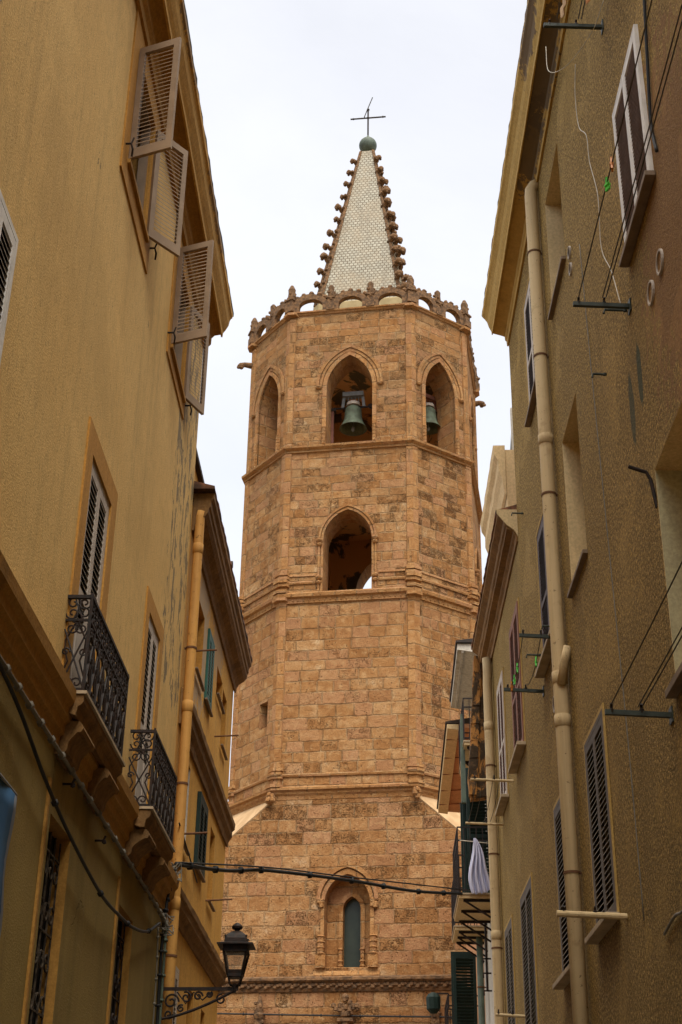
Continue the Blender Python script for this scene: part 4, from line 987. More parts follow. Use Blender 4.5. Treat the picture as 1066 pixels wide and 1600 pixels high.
def attic(mb):
    f = L2.fn
    wallgrid(mb, END1+0.15, 19.4, 10.2, 11.55, [], f, 0, 0, -0.27)
    for s in (END1+0.15, 19.4): mb.poly([f(s, -0.27, 10.2), f(s, -4, 10.2), f(s, -4, 11.55), f(s, -0.27, 11.55)])
L2.part("attic_wall", ORANGE, attic)
L2.part("attic_roof", ROOFD, lambda mb: mb.extrude([(-0.2, 11.55), (-0.2, 11.62), (-4, 12.2), (-4, 11.55)], END1+0.1, 19.5, L2.fn))
mb = MB(); mb.tube([L2.fn(18.6, 0.13, 10.2), L2.fn(18.6, 0.13, 10.62)], 0.05, 10); L2f = mb.build("flue", WHITEW, L2.e); mb = MB(); mb.tube([L2.fn(18.75, 0.13, 10.42), L2.fn(18.75, 0.25, 10.42)], 0.055, 10); mb.build("flue_cap", IRON, L2f)
mb = MB(); mb.tube([L2.fn(16.5, -0.1, 10.28), L2.fn(16.5, 0.05, 10.28)], 0.06, 12); mb.build("vent_cap", GREYI, L2.e)

# ================================================================== right houses
R1 = House("plaster_house", "tall brown roughcast house with a beige downpipe at right", "house", 2.4, 0, 0.6, 'R', 2.0)
ER = 18.6
hol = [(13.17, 14.33, 11.78, 13.5, 0.36, True), (13.15, 14.24, 8.02, 9.93, 0.36, True), (8.94, 10.06, 9.36, 11.02, 0.2, True), (15.5, 16.68, 11.68, 13.55, 0.2, True), (15.36, 16.66, 8.03, 9.9, 0.2, True),
       (6.4, 9.93, 5.32, 7.17, 0.75, True), (12.9, 14.04, 4.3, 6.22, 0.2, True), (15.24, 16.48, 4.26, 6.22, 0.2, True), (12.9, 14.04, 0.6, 2.4, 0.2, True)]
body(R1, -16.0, ER, 14.7, [ROUGH, CREAM], hol)
roof(R1, -16.0, ER+0.1, 14.84, 0.40, rise=1.6, mats=TERRA, th=0.03)
R1.part("eave_cornice", EAVE_R, lambda mb: mb.extrude([(0.003, 14.22), (0.03, 14.22), (0.035, 14.31), (0.055, 14.33), (0.06, 14.40), (0.11, 14.42), (0.24, 14.46), (0.24, 14.8), (0.003, 14.8)], -16.0, ER+0.01, R1.fn, n=70, jit=0.002))
R1.part("fascia", FASCIA_R, lambda mb: mb.extrude([(0.243, 14.44), (0.26, 14.44), (0.265, 14.50), (0.30, 14.58), (0.325, 14.68), (0.365, 14.74), (0.395, 14.77), (0.40, 14.84), (0.243, 14.84)], -16.0, ER+0.02, R1.fn, n=90, jit=0.0025))
R1.window(8.94, 10.06, 9.36, 11.02, WHITE, simple('weathered_brown_slats', (0.28, 0.17, 0.11), 0.7, scale=8), rec=-0.005, fw=0.03, sill=0.05, sillout=0.09, mid=False, pitch=0.042)
R1.window(15.5, 16.68, 11.68, 13.55, GREYWOOD, BROWNW, rec=0.02, sill=0.06, sillout=0.08, surround=(BANDR, 0.04, False))
R1.window(15.36, 16.66, 8.03, 9.9, BROWNW, BROWNW, rec=0.02, sill=0.08, sillout=0.12, surround=(BANDR, 0.04, False), sillm=SLATEL)
for (a, b, z0, z1) in ((12.9, 14.04, 4.3, 6.22), (15.24, 16.48, 4.26, 6.22)):
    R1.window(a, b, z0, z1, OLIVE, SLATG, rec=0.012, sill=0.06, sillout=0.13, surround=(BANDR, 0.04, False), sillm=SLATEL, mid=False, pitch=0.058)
for (a, b, z) in ((13.17, 14.33, 11.78), (13.15, 14.24, 8.02)):
    mb = MB(); R1.box(mb, a-0.03, b+0.03, -0.1, 0.055, z-0.05, z-0.004); mb.build("sill", SLATE, R1.e, bevel=0.006)
    mb = MB(); R1.box(mb, a+0.005, a+0.06, -0.355, -0.30, z, z+1.7); R1.box(mb, b-0.06, b-0.005, -0.355, -0.30, z, z+1.7); R1.box(mb, a+0.06, b-0.06, -0.355, -0.33, z, z+1.7); mb.build("window", OLIVE, R1.e)
mb = MB(); R1.box(mb, 6.4, 9.98, -0.3, 0.08, 5.255, 5.315); mb.build("sill", SLATE, R1.e, bevel=0.006)
mb = MB(); mb.poly([R1.fn(9.927, -0.003, 5.32), R1.fn(9.927, -0.748, 5.32), R1.fn(9.927, -0.748, 7.165), R1.fn(9.927, -0.003, 7.165)]); mb.build("jamb_plaster", GREENCREAM, R1.e)
R1.pipe(PVC, 14.82, 0.10, 0.1, 14.05, 0.082, (10.3, 7.25, 6.75), top=[(14.82, 0.09, 14.15), (14.82, 0.05, 14.22), (14.82, 0.0, 14.25)], bands=(13.1, 11.5, 9.55, 5.1))
mb = MB(); mb.tube([R1.fn(14.62, 0.02, 7.55), R1.fn(14.66, 0.06, 7.4), R1.fn(14.75, 0.1, 7.15)], 0.05, 10); mb.build("pipe_branch", PVC, R1.e, smooth=True)
for s, z in ((9.42, 8.53), (9.04, 8.55), (15.94, 7.35), (15.63, 7.41), (12.86, 11.60), (12.86, 11.37)):
    mb = MB(); k = 0.105 if s < 10 else (0.10 if s > 15 else 0.075); o1 = 0.02
    n_ = 20; V = []; 
    for (r, o) in ((k, 0.0), (k, o1), (k*0.84, o1), (k*0.84, 0.006), ):
        for j in range(n_): V.append(R1.fn(s+r*math.cos(2*math.pi*j/n_), o, z+r*math.sin(2*math.pi*j/n_)))
    F = [(a*n_+j, a*n_+(j+1) % n_, (a+1)*n_+(j+1) % n_, (a+1)*n_+j) for a in range(3) for j in range(n_)]
    mb.mesh(V, F); vo = mb.build("vent_pipe", CONC, R1.e, smooth=False)
    mb = MB(); mb.poly([R1.fn(s+k*0.84*math.cos(2*math.pi*j/n_), 0.008, z+k*0.84*math.sin(2*math.pi*j/n_)) for j in range(n_)]); mb.build("vent_hole", ROUGH if s < 10 else DARK, vo)
for (s, z, l_) in ((11.45, 9.06, 0.13), (10.35, 9.02, 0.2), (16.9, 8.35, 0.18), (15.6, 8.2, 0.15), (17.9, 10.9, 0.16)):
    mb = MB(); mb.tube([R1.fn(s, 0, z), R1.fn(s, l_, z+0.005), R1.fn(s, l_+0.01, z-0.035)], 0.012, 6); mb.blob(R1.fn(s, 0.02, z), 0.02, n=6); mb.build("wall_hook", STEEL, R1.e)
mb = MB(); mb.tube([R1.fn(9.97, 0.0, 6.85), R1.fn(9.97, 0.03, 7.1), R1.fn(9.97, 0.06, 7.17), R1.fn(9.97, 0.2, 7.22)], 0.016, 8); mb.build("bent_bracket", IRON, R1.e)

R2 = House("plaster_house", "grey brown house with deep stained cornice between downpipes and green balcony", "house", 2.595, 18.6, 1.2, 'R', 0.0)
hol = [(0.3, 1.55, 7.86, 9.99, 0.2, True), (2.86, 3.85, 7.86, 9.9, 0.2, True), (0.3, 1.77, 3.9, 6.02, 0.2, True), (3.06, 4.22, 3.9, 6.05, 0.2, True)]
body(R2, 0.004, 5.42, 11.2, [ROUGH2, CREAM], hol)
roof(R2, 0.02, 5.45, 11.3, 0.31, rise=0.9, mats=TERRA, th=0.03, depth=5)
R2.part("eave_cornice", MOULD, lambda mb: mb.extrude([(0.003, 10.82), (0.025, 10.82), (0.03, 10.92), (0.065, 10.95), (0.07, 11.0), (0.16, 11.02), (0.165, 11.07), (0.19, 11.09), (0.2, 11.18), (0.285, 11.24), (0.29, 11.30), (0.003, 11.30)], 0.03, 5.42, R2.fn, n=30, jit=0.004))
R2.part("cornice_end_cap", CREAM, lambda mb: mb.extrude([(0.0, 10.9), (0.06, 11.0), (0.16, 11.08), (0.3, 11.27), (0.3, 11.33), (0.0, 11.33)], 0.004, 0.028, R2.fn))
R2.window(0.3, 1.55, 7.86, 9.99, REDW, REDW, rec=-0.005, sill=0.06, sillout=0.13, surround=(BANDR, 0.04, False), sillm=SLATEL)
R2.window(2.86, 3.85, 7.86, 9.9, GREYWOOD, REDW, rec=-0.005, sill=0.06, sillout=0.13, surround=(BANDR, 0.04, False), sillm=SLATEL)
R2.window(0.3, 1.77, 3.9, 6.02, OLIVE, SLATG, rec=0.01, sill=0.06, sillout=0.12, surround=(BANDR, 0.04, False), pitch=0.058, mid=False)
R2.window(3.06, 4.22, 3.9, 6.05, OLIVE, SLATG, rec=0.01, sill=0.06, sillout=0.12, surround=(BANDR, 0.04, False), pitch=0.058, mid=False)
R2.pipe(PVC, 4.75, 0.10, 0.1, 10.35, 0.078, (9.6, 6.1), top=[(4.75, 0.09, 10.6), (4.75, 0.1, 10.85)], bands=(8.9, 7.4, 5.9))
mb = MB(); R2.box(mb, 0.6, 0.95, -0.12, 0.02, 11.33, 11.52); mb.build("chimney_stub", WOODR, R2.e)

R3 = House("plaster_house", "pale yellow upper storey rising behind the stained cornice roof", "house", 2.595, 18.6, 1.2, 'R', 1.4)
body(R3, 1.4, 4.2, 13.15, [YELLOW, CREAM], [], depth=4, z0=11.35, off=-0.02)
R3.part("eave_cornice", YELLOW, lambda mb: mb.extrude([(-0.017, 12.3), (0.02, 12.35), (0.05, 12.6), (0.10, 12.75), (0.10, 12.95), (0.16, 13.05), (0.17, 13.22), (-0.017, 13.22)], 1.38, 4.2, R3.fn, n=14, jit=0.006))
mb = MB(); R3.box(mb, 1.4, 1.48, -0.22, -0.14, 13.15, 13.95); mb.build("chimney", WHITEW, R3.e)
mb = MB(); mb.bar(R3.fn(1.5, -0.13, 13.2), R3.fn(1.5, -0.19, 13.9), 0.03, 0.03); mb.build("aerial_strut", GREYI, R3.e)

R4 = House("plaster_house", "narrow house with white eave and two iron balconies beyond the second downpipe", "house", 2.72, 24.05, 2.2, 'R', 0.0)
body(R4, 0.0, 4.2, 11.7, [WHITEW, SALMON], [(0.9, 2.0, 7.0, 9.3, 0.25, True), (2.9, 3.9, 7.0, 9.2, 0.25, True)], depth=5)
def ruin(mb):
    P = [(0.0, 8.6), (0.40, 8.55), (0.44, 8.9), (0.39, 9.4), (0.36, 9.9), (0.31, 10.5), (0.28, 11.15), (0.0, 11.15)]
    mb.extrude([(o, z) for o, z in P], -0.03, 0.25, R4.fn)
R4.part("weathered_party_wall", RUIN, ruin)
def dk(mb):
    for k in range(8):
        z = 8.6+0.32*k; o = 0.43-0.02*k; mb.extrude([(o-0.13, z), (o+0.01, z), (o-0.01, z+0.31), (o-0.15, z+0.31)], -0.06-random.uniform(0, .02), 0.2, R4.fn, jit=0.012)
R4.part("broken_gutter_board", RUIN, dk)
R4.part("eave_soffit", WHITEW, lambda mb: (mb.extrude([(0.003, 11.60), (0.50, 11.68), (0.52, 11.68), (0.52, 11.80), (0.003, 11.80)], 0.95, 4.2, R4.fn), mb.extrude([(0.10, 11.585), (0.13, 11.585), (0.13, 11.64), (0.10, 11.64)], 1.2, 4.1, R4.fn), mb.extrude([(0.40, 11.63), (0.44, 11.63), (0.44, 11.7), (0.40, 11.7)], 0.97, 4.1, R4.fn)))
R4.part("roof_edge", IRON, lambda mb: mb.extrude([(0.003, 11.81), (0.55, 11.81), (0.55, 11.85), (-3, 12.3), (-3, 11.81)], 0.9, 4.2, R4.fn))
def ibalc(H, a, b, dep, z, rail, soff=YELLOW, nb=3):
    f = H.fn
    o = H.part("balcony", soff, lambda mb: mb.extrude([(0.003, z-0.05), (dep, z-0.05), (dep, z), (0.003, z)], a, b, f))
    H.part("slab_edge", SLATEL, lambda mb: mb.extrude([(0.0, z+0.003), (dep+0.02, z+0.003), (dep+0.02, z+0.03), (0.0, z+0.03)], a-0.02, b+0.02, f), o)
    for k in range(nb):
        x = a+0.1+k*(b-a-0.2)/(nb-1)
        mb = MB(); mb.bar(f(x, 0, z-0.075), f(x, dep*0.88, z-0.075), 0.04, 0.04); mb.bar(f(x, 0.0, z-0.42), f(x, dep*0.82, z-0.09), 0.03, 0.03); mb.build("bracket", IRON, o)
    mb = MB()
    for zz in (z+0.08, z+rail*0.8, z+rail): mb.bar(f(a, dep, zz), f(b, dep, zz), 0.022, 0.022); mb.bar(f(a, 0, zz), f(a, dep, zz), 0.022, 0.022); mb.bar(f(b, 0, zz), f(b, dep, zz), 0.022, 0.022)
    n = int((b-a)/0.1)
    for k in range(n+1): x = a+(b-a)*k/n; mb.bar(f(x, dep, z), f(x, dep, z+rail), 0.015, 0.015)
    n = max(3, int(dep/0.1))
    for k in range(n+1):
        y = dep*k/n; mb.bar(f(a, y, z), f(a, y, z+rail), 0.015, 0.015); mb.bar(f(b, y, z), f(b, y, z+rail), 0.015, 0.015)
    mb.build("railing", IRON, o)
    return o
b1 = ibalc(R4, 0.15, 2.1, 0.64, 6.93, 1.15)
b2 = ibalc(R4, 2.85, 4.1, 0.60, 6.93, 0.9)
b4 = ibalc(R4, 1.2, 3.2, 0.42, 9.95, 0.85)
wo = R4.window(0.9, 2.0, 7.0, 9.3, DGREEN, DGREEN, closed=False)
me = leafmesh(0.42, 2.25, DGREEN, DGREEN, pitch=0.06)
R4.leaf(wo, me, 0.62, 0.03, 7.02, 92); R4.leaf(wo, me, 2.03, 0.03, 7.02, 92)
wo = R4.window(2.9, 3.9, 7.0, 9.2, DGREEN, DGREEN, closed=False)
R4.leaf(wo, me, 2.87, 0.03, 7.02, 95)
mb = MB(); mb.extrude([(0.40, 8.9), (0.49, 8.9), (0.47, 10.6), (0.40, 10.6)], 1.5, 1.6, R4.fn); mb.build("shutter_edge", GREENP, R4.e)
R4.pipe(GREENP, 3.1, 0.14, 0.1, 6.8, 0.06, (), bands=(5.9,))
mb = MB()
for z in (5.7, 6.0, 6.25): mb.tube([R4.fn(2.2, 0, z), R4.fn(2.2, 0.14, z), R4.fn(2.2, 0.14, z-0.08)], 0.016, 6)
mb.tube([R4.fn(2.2, 0.08, 6.9), R4.fn(2.2, 0.08, 5.7)], 0.02, 6); mb.build("cable_bracket", IRON, R4.e)

R5 = House("plaster_house", "salmon house with rafters under the eave nearest the tower", "house", 2.72, 24.05, 2.2, 'R', 4.25)
body(R5, 4.25, 10.6, 11.35, [SALMON, CREAM], [(5.2, 6.2, 5.3, 7.2, 0.2, True)], depth=5)
R5.part("eave_soffit", SALMON, lambda mb: mb.extrude([(0.003, 11.25), (0.36, 11.28), (0.36, 11.35), (0.003, 11.35)], 4.25, 10.7, R5.fn))
R5.part("eave_board", YELLOW, lambda mb: mb.extrude([(0.37, 11.22), (0.60, 11.25), (0.61, 11.34), (0.37, 11.34)], 4.25, 10.7, R5.fn))
R5.part("roof_edge", ROOFD, lambda mb: mb.extrude([(0.0, 11.36), (0.64, 11.36), (0.64, 11.40), (-3, 12.0), (-3, 11.36)], 4.25, 10.75, R5.fn))
for k in range(5):
    x = 4.9+k*1.25+random.uniform(-.1, .1); mb = MB(); mb.bar(R5.fn(x, 0.0, 11.24), R5.fn(x+0.1, 0.6, 11.235), 0.02, 0.02); mb.build("rafter", REDW, R5.e)
wo = R5.window(5.2, 6.2, 5.3, 7.2, DGREEN, DGREEN, closed=False)
me = leafmesh(0.45, 1.5, DGREEN, DGREEN, pitch=0.06)
R5.leaf(wo, me, 4.8, 0.12, 5.3, 90); R5.leaf(wo, me, 6.25, 0.1, 5.6, 90)
b3 = ibalc(R5, 5.4, 7.2, 0.66, 5.15, 0.95)

# ================================================================== street lamp
def lamp():
    X, Z = 16.1, 4.08; P = L1.W(X, 0, 0); t = empty("street_lamp", L1.W(X, 0, Z), L1.e.rotation_euler.z, "black iron lantern on a scrolled bracket, left of the tower foot", "street lamp")
    f = lambda o, z, s=0.0: (s, -o, z)
    mb = MB(); mb.bar(f(0, 0), f(0.86, 0.01), 0.03, 0.035)
    pts = [f(0.02+0.78*k/14, -0.31+0.02*k/14+0.27*(k/14)**1.5) for k in range(15)]
    mb.tube(pts, 0.016, 6); mb.bar(f(0.015, -0.4), f(0.015, 0.06), 0.035, 0.03)
    ax, az = Vector((0, -1, 0)), Vector((0, 0, 1))
    for (o, z, r, d, st) in ((0.14, -0.13, 0.085, 1, 0), (0.30, -0.085, 0.06, -1, 2), (0.43, -0.07, 0.05, 1, 0), (0.55, -0.05, 0.036, -1, 1), (0.25, -0.2, 0.04, 1, 1), (0.12, -0.26, 0.05, -1, 0), (0.68, -0.1, 0.055, 1, 1.5)):
        mb.tube(spiral(f(o, z), ax, az, r, 1.4, d, st, 22), 0.011, 6)
    mb.tube([f(0.2, -0.03), f(0.3, -0.15), f(0.38, -0.03), f(0.48, -0.11), f(0.58, -0.02)], 0.009, 6)
    mb.build("bracket", IRON, t)
    o0 = 0.82
    def sq(h, z, c=0.0): return [(-h, -o0-h, z), (h, -o0-h, z), (h, -o0+h, z), (-h, -o0+h, z)]
    def fr(mb, A, B):
        for j in range(4): mb.poly([A[j], A[(j+1) % 4], B[(j+1) % 4], B[j]])
    mb = MB(); mb.tube([f(o0, -0.03), f(o0, 0.06)], [0.02, 0.03], 8)
    for sx in (-1, 1):
        for sy in (-1, 1): mb.tube([(0, -o0, 0.03), (sx*0.05, -o0+sy*0.05, 0.05), (sx*0.07, -o0+sy*0.07, 0.13)], 0.009, 6)
    mb.box(-0.075, 0.075, -o0-0.075, -o0+0.075, 0.12, 0.145)
    mb.build("lantern_foot", IRON, t)
    mb = MB(); a, b = sq(0.074, 0.145), sq(0.128, 0.40)
    for j in range(4): mb.bar(a[j], b[j], 0.02, 0.02); mb.bar(a[j], a[(j+1) % 4], 0.018, 0.03); mb.bar(b[j], b[(j+1) % 4], 0.02, 0.03)
    q, r = sq(0.086, 0.20), sq(0.078, 0.15); fr(mb, q, r)
    mb.build("lantern_frame", IRON, t)
    mb = MB(); fr(mb, sq(0.072, 0.15), sq(0.124, 0.395)); mb.build("lamp_glass", LGLASS, t)
    mb = MB(); fr(mb, sq(0.13, 0.40), sq(0.135, 0.455)); fr(mb, sq(0.135, 0.455), sq(0.197, 0.452)); fr(mb, sq(0.197, 0.452), sq(0.197, 0.465)); fr(mb, sq(0.197, 0.465), sq(0.125, 0.485))
    prof = [(0.125, 0.485), (0.122, 0.53), (0.105, 0.565), (0.07, 0.595), (0.04, 0.615)]
    for (h1, z1), (h2, z2) in zip(prof[:-1], prof[1:]): fr(mb, sq(h1, z1), sq(h2, z2))
    for sx in (-1, 1):
        for sy in (-1, 1): mb.blob((sx*0.115, -o0+sy*0.115, 0.55), 0.014, n=6)
    mb.lathe([(0.035, 0.6), (0.028, 0.63), (0.055, 0.645), (0.062, 0.665), (0.055, 0.68), (0.03, 0.70), (0.012, 0.71)], (0, -o0, 0), 12)
    mb.poly(sq(0.13, 0.44))
    mb.build("lantern_cap", IRON, t)
lamp()

# ================================================================== cables
def cable(name, label, pts, r, mat, cat="cable", sag=0.0, n=24, ties=0, group=None, parent=None):
    pts = [Vector(p) for p in pts]; Q = []
    if len(pts) == 2:
        for i in range(n+1):
            t = i/n; q = pts[0].lerp(pts[1], t); q.z -= sag*4*t*(1-t); Q.append(q)
    else:
        P = [pts[0]*2-pts[1]] + pts + [pts[-1]*2-pts[-2]]
        for i in range(1, len(P)-2):
            for k in range(8):
                t = k/8; a, b, c, d = P[i-1], P[i], P[i+1], P[i+2]
                Q.append(0.5*((2*b)+(c-a)*t+(2*a-5*b+4*c-d)*t*t+(3*b-a-3*c+d)*t**3))
        Q.append(pts[-1])
    c0 = Q[0].copy(); mb = MB(); mb.tube([q-c0 for q in Q], r, 6)
    if ties:
        for k in range(ties):
            i = int((k+0.5)*(len(Q)-1)/ties); d = (Q[i+1]-Q[i]).normalized(); mb.tube([Q[i]-c0-d*0.012, Q[i]-c0+d*0.012], r*1.9, 6)
    o = mb.build(name, mat, None, smooth=True, loc=c0)
    return tag(o, label, cat, group)
W = L1.W
cable("wall_cable", "clipped grey cable running along the ochre wall under the balconies", [W(6.5, 0.06, 4.80), W(9, .07, 4.78), W(12, .07, 4.77), W(15.3, 0.07, 4.74), W(15.75, .07, 4.66)], 0.016, CABLEG, ties=34)
cable("wall_cable", "loose dark cable sagging past the two ground floor doorways", [W(6.5, 0.08, 4.86), W(8.4, .08, 4.70), W(9.6, .08, 4.46), W(10.6, .08, 4.31), W(11.9, 0.09, 4.18), W(13.0, .08, 4.21), W(13.6, .09, 4.24), W(14.5, .08, 4.38), W(15.3, .08, 4.62)], 0.015, CABLE, ties=5)
cable("wall_cable", "black cable bundle dropping beside the ochre downpipe to the lamp bracket", [W(16.0, 0.1, 5.38), W(15.85, .08, 5.15), W(15.75, .07, 4.9), W(15.72, .06, 4.66), W(15.74, .05, 4.3), W(15.8, .05, 3.7), W(15.8, .05, 3.0)], 0.018, CABLE, ties=12)
cable("wall_cable", "thin pale cable beside the lamp bracket on the ochre wall", [W(15.4, 0.05, 4.6), W(15.5, .05, 4.2), W(15.52, .05, 3.7), W(15.52, .05, 3.0)], 0.009, CABLEG, ties=6)
cable("wall_cable", "grey green conduit closest to the downpipe foot", [W(15.98, 0.05, 4.75), W(15.98, .05, 4.2), W(15.98, .05, 3.0)], 0.017, GREENP, ties=7)
mb = MB(); 
for k in range(9): mb.tube([(random.uniform(-.1, .1), random.uniform(-.04, .05), random.uniform(-.12, .12)) for _ in range(4)], 0.009, 5)
o = mb.build("cable_tangle", CABLEG, None, loc=W(15.95, 0.09, 5.3)); tag(o, "tangle of grey wires where the overhead cable meets the downpipe", "cable")
mb = MB(); 
for k in range(8): mb.tube([(random.uniform(-.12, .12), random.uniform(-.04, .05), random.uniform(-.12, .12)) for _ in range(4)], 0.008, 5)
o = mb.build("cable_tangle", CABLEG, None, loc=W(15.65, 0.07, 4.68)); tag(o, "knot of wires at the foot of the clipped wall cable", "cable")
cable("overhead_cable", "thick black overhead cable crossing the street in front of the tower window", [W(16.05, 0.1, 5.42), Vector((-1.35, 17.8, 5.77)), Vector((-0.89, 19, 6.06)), Vector((0.24, 21, 6.40)), Vector((1.2, 22.5, 6.60)), Vector((2.12, 24.15, 6.93))], 0.026, CABLE, ties=9)
cable("overhead_cable", "thinner black wire just above the thick overhead cable", [W(16.05, 0.1, 5.44), Vector((-0.89, 19, 6.10)), Vector((0.24, 21, 6.45)), Vector((2.12, 24.15, 7.0))], 0.011, CABLE)
cable("overhead_cable", "short black stay wire running down to the lower green shutter", [W(16.1, 0.1, 5.9), W(17.4, 0.06, 5.85), W(18.4, 0.05, 5.75)], 0.01, CABLE)
TM = Matrix.Translation(TW.location) @ Matrix.Rotation(TW.rotation_euler.z, 4, 'Z')
cable("wall_cable", "thin dark cable along the tower foot below the carved string course", [TM @ Vector((x, -Hb-0.12, z)) for x, z in ((-4.0, 6.90), (-2, 6.85), (0, 6.80), (2, 6.76), (4.0, 6.72))], 0.022, CABLE, ties=8)
V_ = R1.W
cable("wall_cable", "loose white wire wandering down the roughcast wall", [V_(11.6, .02, 13.2), V_(11.75, .02, 12.9), V_(11.7, .02, 12.4), V_(11.35, .02, 11.95), V_(11.3, .02, 11.55), V_(11.05, .02, 10.9), V_(11.1, .02, 10.3), V_(10.75, .02, 9.75), V_(10.5, .02, 9.2)], 0.0045, WIREW)
cable("wall_cable", "white wire loop hanging from the topmost drying bar", [V_(11.1, .42, 12.95), V_(10.9, .44, 12.4), V_(10.6, .3, 12.2), V_(10.25, .1, 12.3), V_(10.0, .02, 12.45)], 0.004, WIREW)
cable("wall_cable", "thin grey wire dropping straight down the roughcast wall", [V_(12.2, .015, 11.2), V_(12.1, .015, 9.5), V_(11.95, .015, 7.5), V_(11.8, .015, 5.6), V_(11.75, .015, 4.0)], 0.005, CABLEG)
cable("wall_cable", "black cable curving beside the white shuttered window", [V_(8.55, .02, 11.0), V_(8.72, .02, 10.2), V_(8.8, .02, 9.75), V_(8.72, .02, 9.4)], 0.014, CABLE)
cable("wall_cable", "rough grey cable creeping across the lower right wall", [V_(11.0, .02, 3.75), V_(10.6, .02, 3.8), V_(10.3, .02, 3.78), V_(9.6, .02, 3.82)], 0.012, CABLEG)

# ================================================================== drying bars, ropes, laundry
def dbar(H, s, z, l_, label, mat=STEEL, w_=0.035, pole=False, group="drying bars on the house walls"):
    b = H.W(s, 0, z); t = empty("drying_bar", b, H.e.rotation_euler.z, label, "drying bar", group)
    y = H.sg; mb = MB()
    if pole: mb.tube([(0, 0, 0), (0, y*l_, 0.02)], w_, 10)
    else: mb.bar((0, 0, 0), (0, y*l_, 0.02), w_, w_*1.1)
    mb.build("arm", mat, t)
    for o in ((0.9, 0.45) if mat is not RUST else ()):
        mb = MB(); mb.tube([(0, y*l_*o, 0.03), (0.0, y*l_*o, 0.065), (-0.02, y*l_*o, 0.08)], 0.011, 6); mb.blob((0, y*l_*o, 0.03), 0.024, n=6); mb.build("eyelet", IRON, t)
    if not pole:
        mb = MB(); mb.box(-0.05, 0.05, min(0, y*0.012), max(0, y*0.012), -0.06, 0.06); mb.build("wall_plate", mat, t)
    return t
dbar(R1, 10.22, 8.97, 0.50, "dark green drying bar below the white shuttered window")
dbar(R1, 10.16, 5.19, 0.50, "dark green drying bar under the large open recess at right")
dbar(R1, 10.23, 12.33, 0.58, "topmost drying bar holding an orange garment under the eave")
dbar(R1, 15.38, 7.97, 0.46, "nearer drying bar under the dark brown shutters beside the big downpipe")
dbar(R1, 16.84, 7.84, 0.50, "farther drying bar with green pegs before the red brown shutters")
dbar(R1, 12.53, 4.19, 0.61, "thick beige drying pole across the lowest shutters by the big downpipe", PVC, 0.028, True)
dbar(R2, 2.11, 7.85, 0.64, "upper thin drying pole crossing the second downpipe", PVC, 0.02, True)
dbar(R2, 3.97, 7.69, 0.60, "lower thin drying pole crossing the second downpipe above the towel", PVC, 0.02, True)
dbar(R2, 1.75, 4.45, 0.42, "beige drying pole at the bottom edge across the olive shutters", PVC, 0.022, True)
dbar(L2, 16.73, 8.26, 0.34, "rusty rod by the topmost blind window of the orange house", RUST, 0.012, True)
dbar(L2, 19.75, 8.15, 0.35, "rusty rod sticking out against the sky slit", RUST, 0.012, True)
dbar(L2, 16.74, 5.94, 0.35, "rusty rod across the dark green shutters of the orange house", RUST, 0.013, True)
dbar(L2, 19.79, 5.82, 0.37, "rusty rod over the ashlar above the lantern", RUST, 0.012, True)
GR = "clotheslines between drying bars"
for z, nm in ((8.97, "below the white shutters"), (5.19, "under the large open recess"), (12.33, "on the topmost drying bar")):
    for o, w_ in ((0.45, "outer"), (0.24, "inner"), (0.21, "doubled inner")):
        cable("clothesline", f"{w_} rope {nm}", [V_(4.5, o, z+0.08), V_(10.2, o, z+0.08)], 0.0055, ROPE, "clothesline", 0.02, 10, group=GR)
for o, w_ in ((0.41, "outer"), (0.2, "inner")):
    cable("clothesline", f"{w_} rope with green pegs before the red brown shutters", [V_(15.38, o, 8.04), V_(16.84, o, 7.92)], 0.005, ROPE, "clothesline", 0.12, 10, group=GR)
for o in (0.2, 0.3, 0.45, 0.55):
    cable("clothesline", "one of four slack ropes between the two thin drying poles", [R2.W(2.11, o, 7.9), R2.W(3.97, o, 7.74)], 0.005, ROPE, "clothesline", 0.06, 10, group=GR)
def peg(p, mat, label):
    mb = MB(); mb.bar((0, 0.008, -0.055), (0, 0.0, 0.03), 0.013, 0.011); mb.bar((0, -0.012, -0.055), (0, 0.002, 0.03), 0.013, 0.011); mb.bar((-0.01, 0, -0.02), (0.01, 0, -0.02), 0.03, 0.012)
    o = mb.build("clothes_peg", mat, None, loc=p, rot=(0, 0, random.uniform(-.5, .5))); o.scale = (1.5, 1.5, 1.5); return tag(o, label, "clothes peg", "pegs on the clotheslines")
peg(V_(15.95, 0.2, 7.91), PEGG, "green peg on the inner rope near the red brown shutters")
peg(V_(16.1, 0.41, 7.88), PEGG, "upper green peg on the outer rope before the red brown shutters"); peg(V_(16.45, 0.41, 7.86), PEGG, "lower green peg on the outer rope before the red brown shutters")
peg(V_(16.78, 0.41, 7.9), PEGO, "orange peg close to the farther drying bar")
peg(V_(8.67, 0.45, 9.04), PEGG, "green peg clipped to the outer rope below the white shutters"); peg(V_(8.45, 0.45, 9.05), PEGO, "orange peg just above the green one near the white shutters")

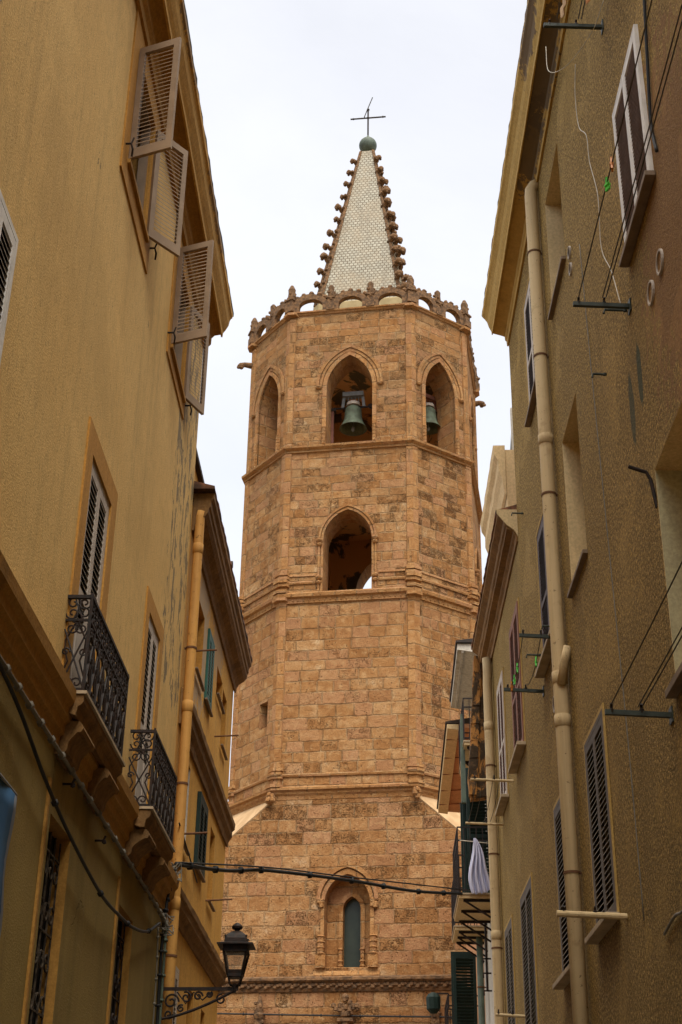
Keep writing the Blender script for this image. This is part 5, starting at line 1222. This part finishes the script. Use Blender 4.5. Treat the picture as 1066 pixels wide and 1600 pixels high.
def cloth(name, mat, pts, lab, cat, th=0.012):
    """quilted sheet from a grid of points"""
    nu, nv = len(pts[0]), len(pts); V = [q for r in pts for q in r]; F = []
    for j in range(nv-1):
        for i in range(nu-1): F.append((j*nu+i, j*nu+i+1, (j+1)*nu+i+1, (j+1)*nu+i))
    c = Vector(V[0]); me = bpy.data.meshes.new(name); me.from_pydata([tuple(Vector(v)-c) for v in V], [], F); me.materials.append(mat)
    for p in me.polygons: p.use_smooth = True
    o = bpy.data.objects.new(name, me); COL.objects.link(o); o.location = c
    s = o.modifiers.new("thick", 'SOLIDIFY'); s.thickness = th; s2 = o.modifiers.new("sub", 'SUBSURF'); s2.levels = 1; s2.render_levels = 2
    return tag(o, lab, cat)
_M = NT("blue_white_striped_cloth"); _v = _M.obj(); _w = _M.n('TexWave'); _M.l(_M.sc(_v, 1, 0.2, 0.05), _w.inputs['Vector']); _w.inputs['Scale'].default_value = 14; _w.inputs['Distortion'].default_value = 1.0
_M.col(_M.mix(_M.rng(_w.outputs[0], 0.3, 0.7), (0.40, 0.40, 0.55), (0.66, 0.66, 0.78))); TOWEL = _M.m
pts = []
for j in range(13):
    t = j/12; wd = 0.03+0.33*min(1, t*1.25)**0.8; row = []
    for i in range(17):
        u = i/16-0.5
        row.append((2.34+0.10*t+u*wd+0.02*math.sin(t*7), 23.86+0.075*math.sin(u*24+t*2.5)*min(1, t*2+0.15), 7.80-0.92*t-0.05*abs(u)*(1 if t > 0.9 else 0)+0.06*(u > 0.2)*t))
    pts.append(row)
cloth("towel", TOWEL, pts, "blue and white towel pinned by one corner below the thin poles", "towel")
cable("clothesline", "short white rope holding the towel", [R2.W(5.3, 0.05, 7.72), R2.W(5.25, 0.62, 7.76)], 0.008, WIREW, "clothesline", 0.0, 4)
ORC = simple("orange_cotton", (0.60, 0.24, 0.07), 0.9, scale=3, bump=0.01, bscale=9); 
pts = [[(V_(9.2+0.55*i/8, 0.24+0.03*math.sin(i*1.9), 12.40-0.33*j/5-0.03*math.sin(i*2.2)*j/5)) for i in range(9)] for j in range(6)]
cloth("garment", ORC, pts, "orange garment hanging from the topmost drying bar", "laundry")
pts = [[(V_(9.75+0.3*i/6, 0.43+0.02*math.sin(i*2.3), 12.40-0.16*j/4)) for i in range(7)] for j in range(5)]
cloth("garment", simple("cream_cotton", (0.62, 0.42, 0.24), 0.9), pts, "small cream cloth on the outer rope above the topmost bar", "laundry")

# banner on the left wall
_M = NT("blue_banner_print"); _v = _M.obj(); _sx = _M.n('SeparateXYZ'); _M.l(_v, _sx.inputs[0])
_c = _M.mix(_M.noise(_v, 2.5, 4), (0.02, 0.07, 0.17), (0.05, 0.14, 0.25))
_M.col(_M.mix(_M.rng(_sx.outputs[0], -0.06, -0.045), _c, (0.22, 0.24, 0.28))); BAN = _M.m
def banner():
    t = empty("banner", W(9.0, 0.03, 2.9), L1.e.rotation_euler.z, "blue printed banner hung on the wall at the left edge", "banner")
    mb = MB(); n = 12
    V = []; F = []
    for j in range(n+1):
        for i in range(9):
            s = -1.4+1.4*i/8; z = 1.26*j/n; y = -0.02-0.012*math.sin(j*0.9+i*1.3)
            V.append((s, y, z))
    for j in range(n):
        for i in range(8): F.append((j*9+i, j*9+i+1, (j+1)*9+i+1, (j+1)*9+i))
    mb.mesh(V, F); o = mb.build("sheet", BAN, t, smooth=True); md = o.modifiers.new("thick", 'SOLIDIFY'); md.thickness = 0.006
    mb = MB(); mb.tube([(-1.4, -0.02, 1.27), (0.0, -0.02, 1.27)], 0.012, 6); mb.tube([(0.0, -0.02, 1.27), (0.03, 0.01, 1.29), (0.03, 0.01, 1.2)], 0.008, 6); mb.build("top_rod", GREYI, t)
banner()
# green lantern by the lowest balcony
t = empty("wall_lantern", R5.W(5.35, 0.95, 5.75), R5.e.rotation_euler.z, "small dark green lantern beside the lowest balcony railing", "lantern")
mb = MB(); mb.lathe([(0.06, 0.0), (0.14, 0.08), (0.15, 0.3), (0.11, 0.36), (0.04, 0.4)], n=10); mb.build("lantern_body", DGREEN, t, smooth=False)
mb = MB(); mb.bar((0, 0, 0.38), (0, -0.3, 0.38), 0.03, 0.03); mb.bar((0, -0.3, 0.38), (0, -0.3, 0.1), 0.03, 0.03); mb.build("bracket", IRON, t)
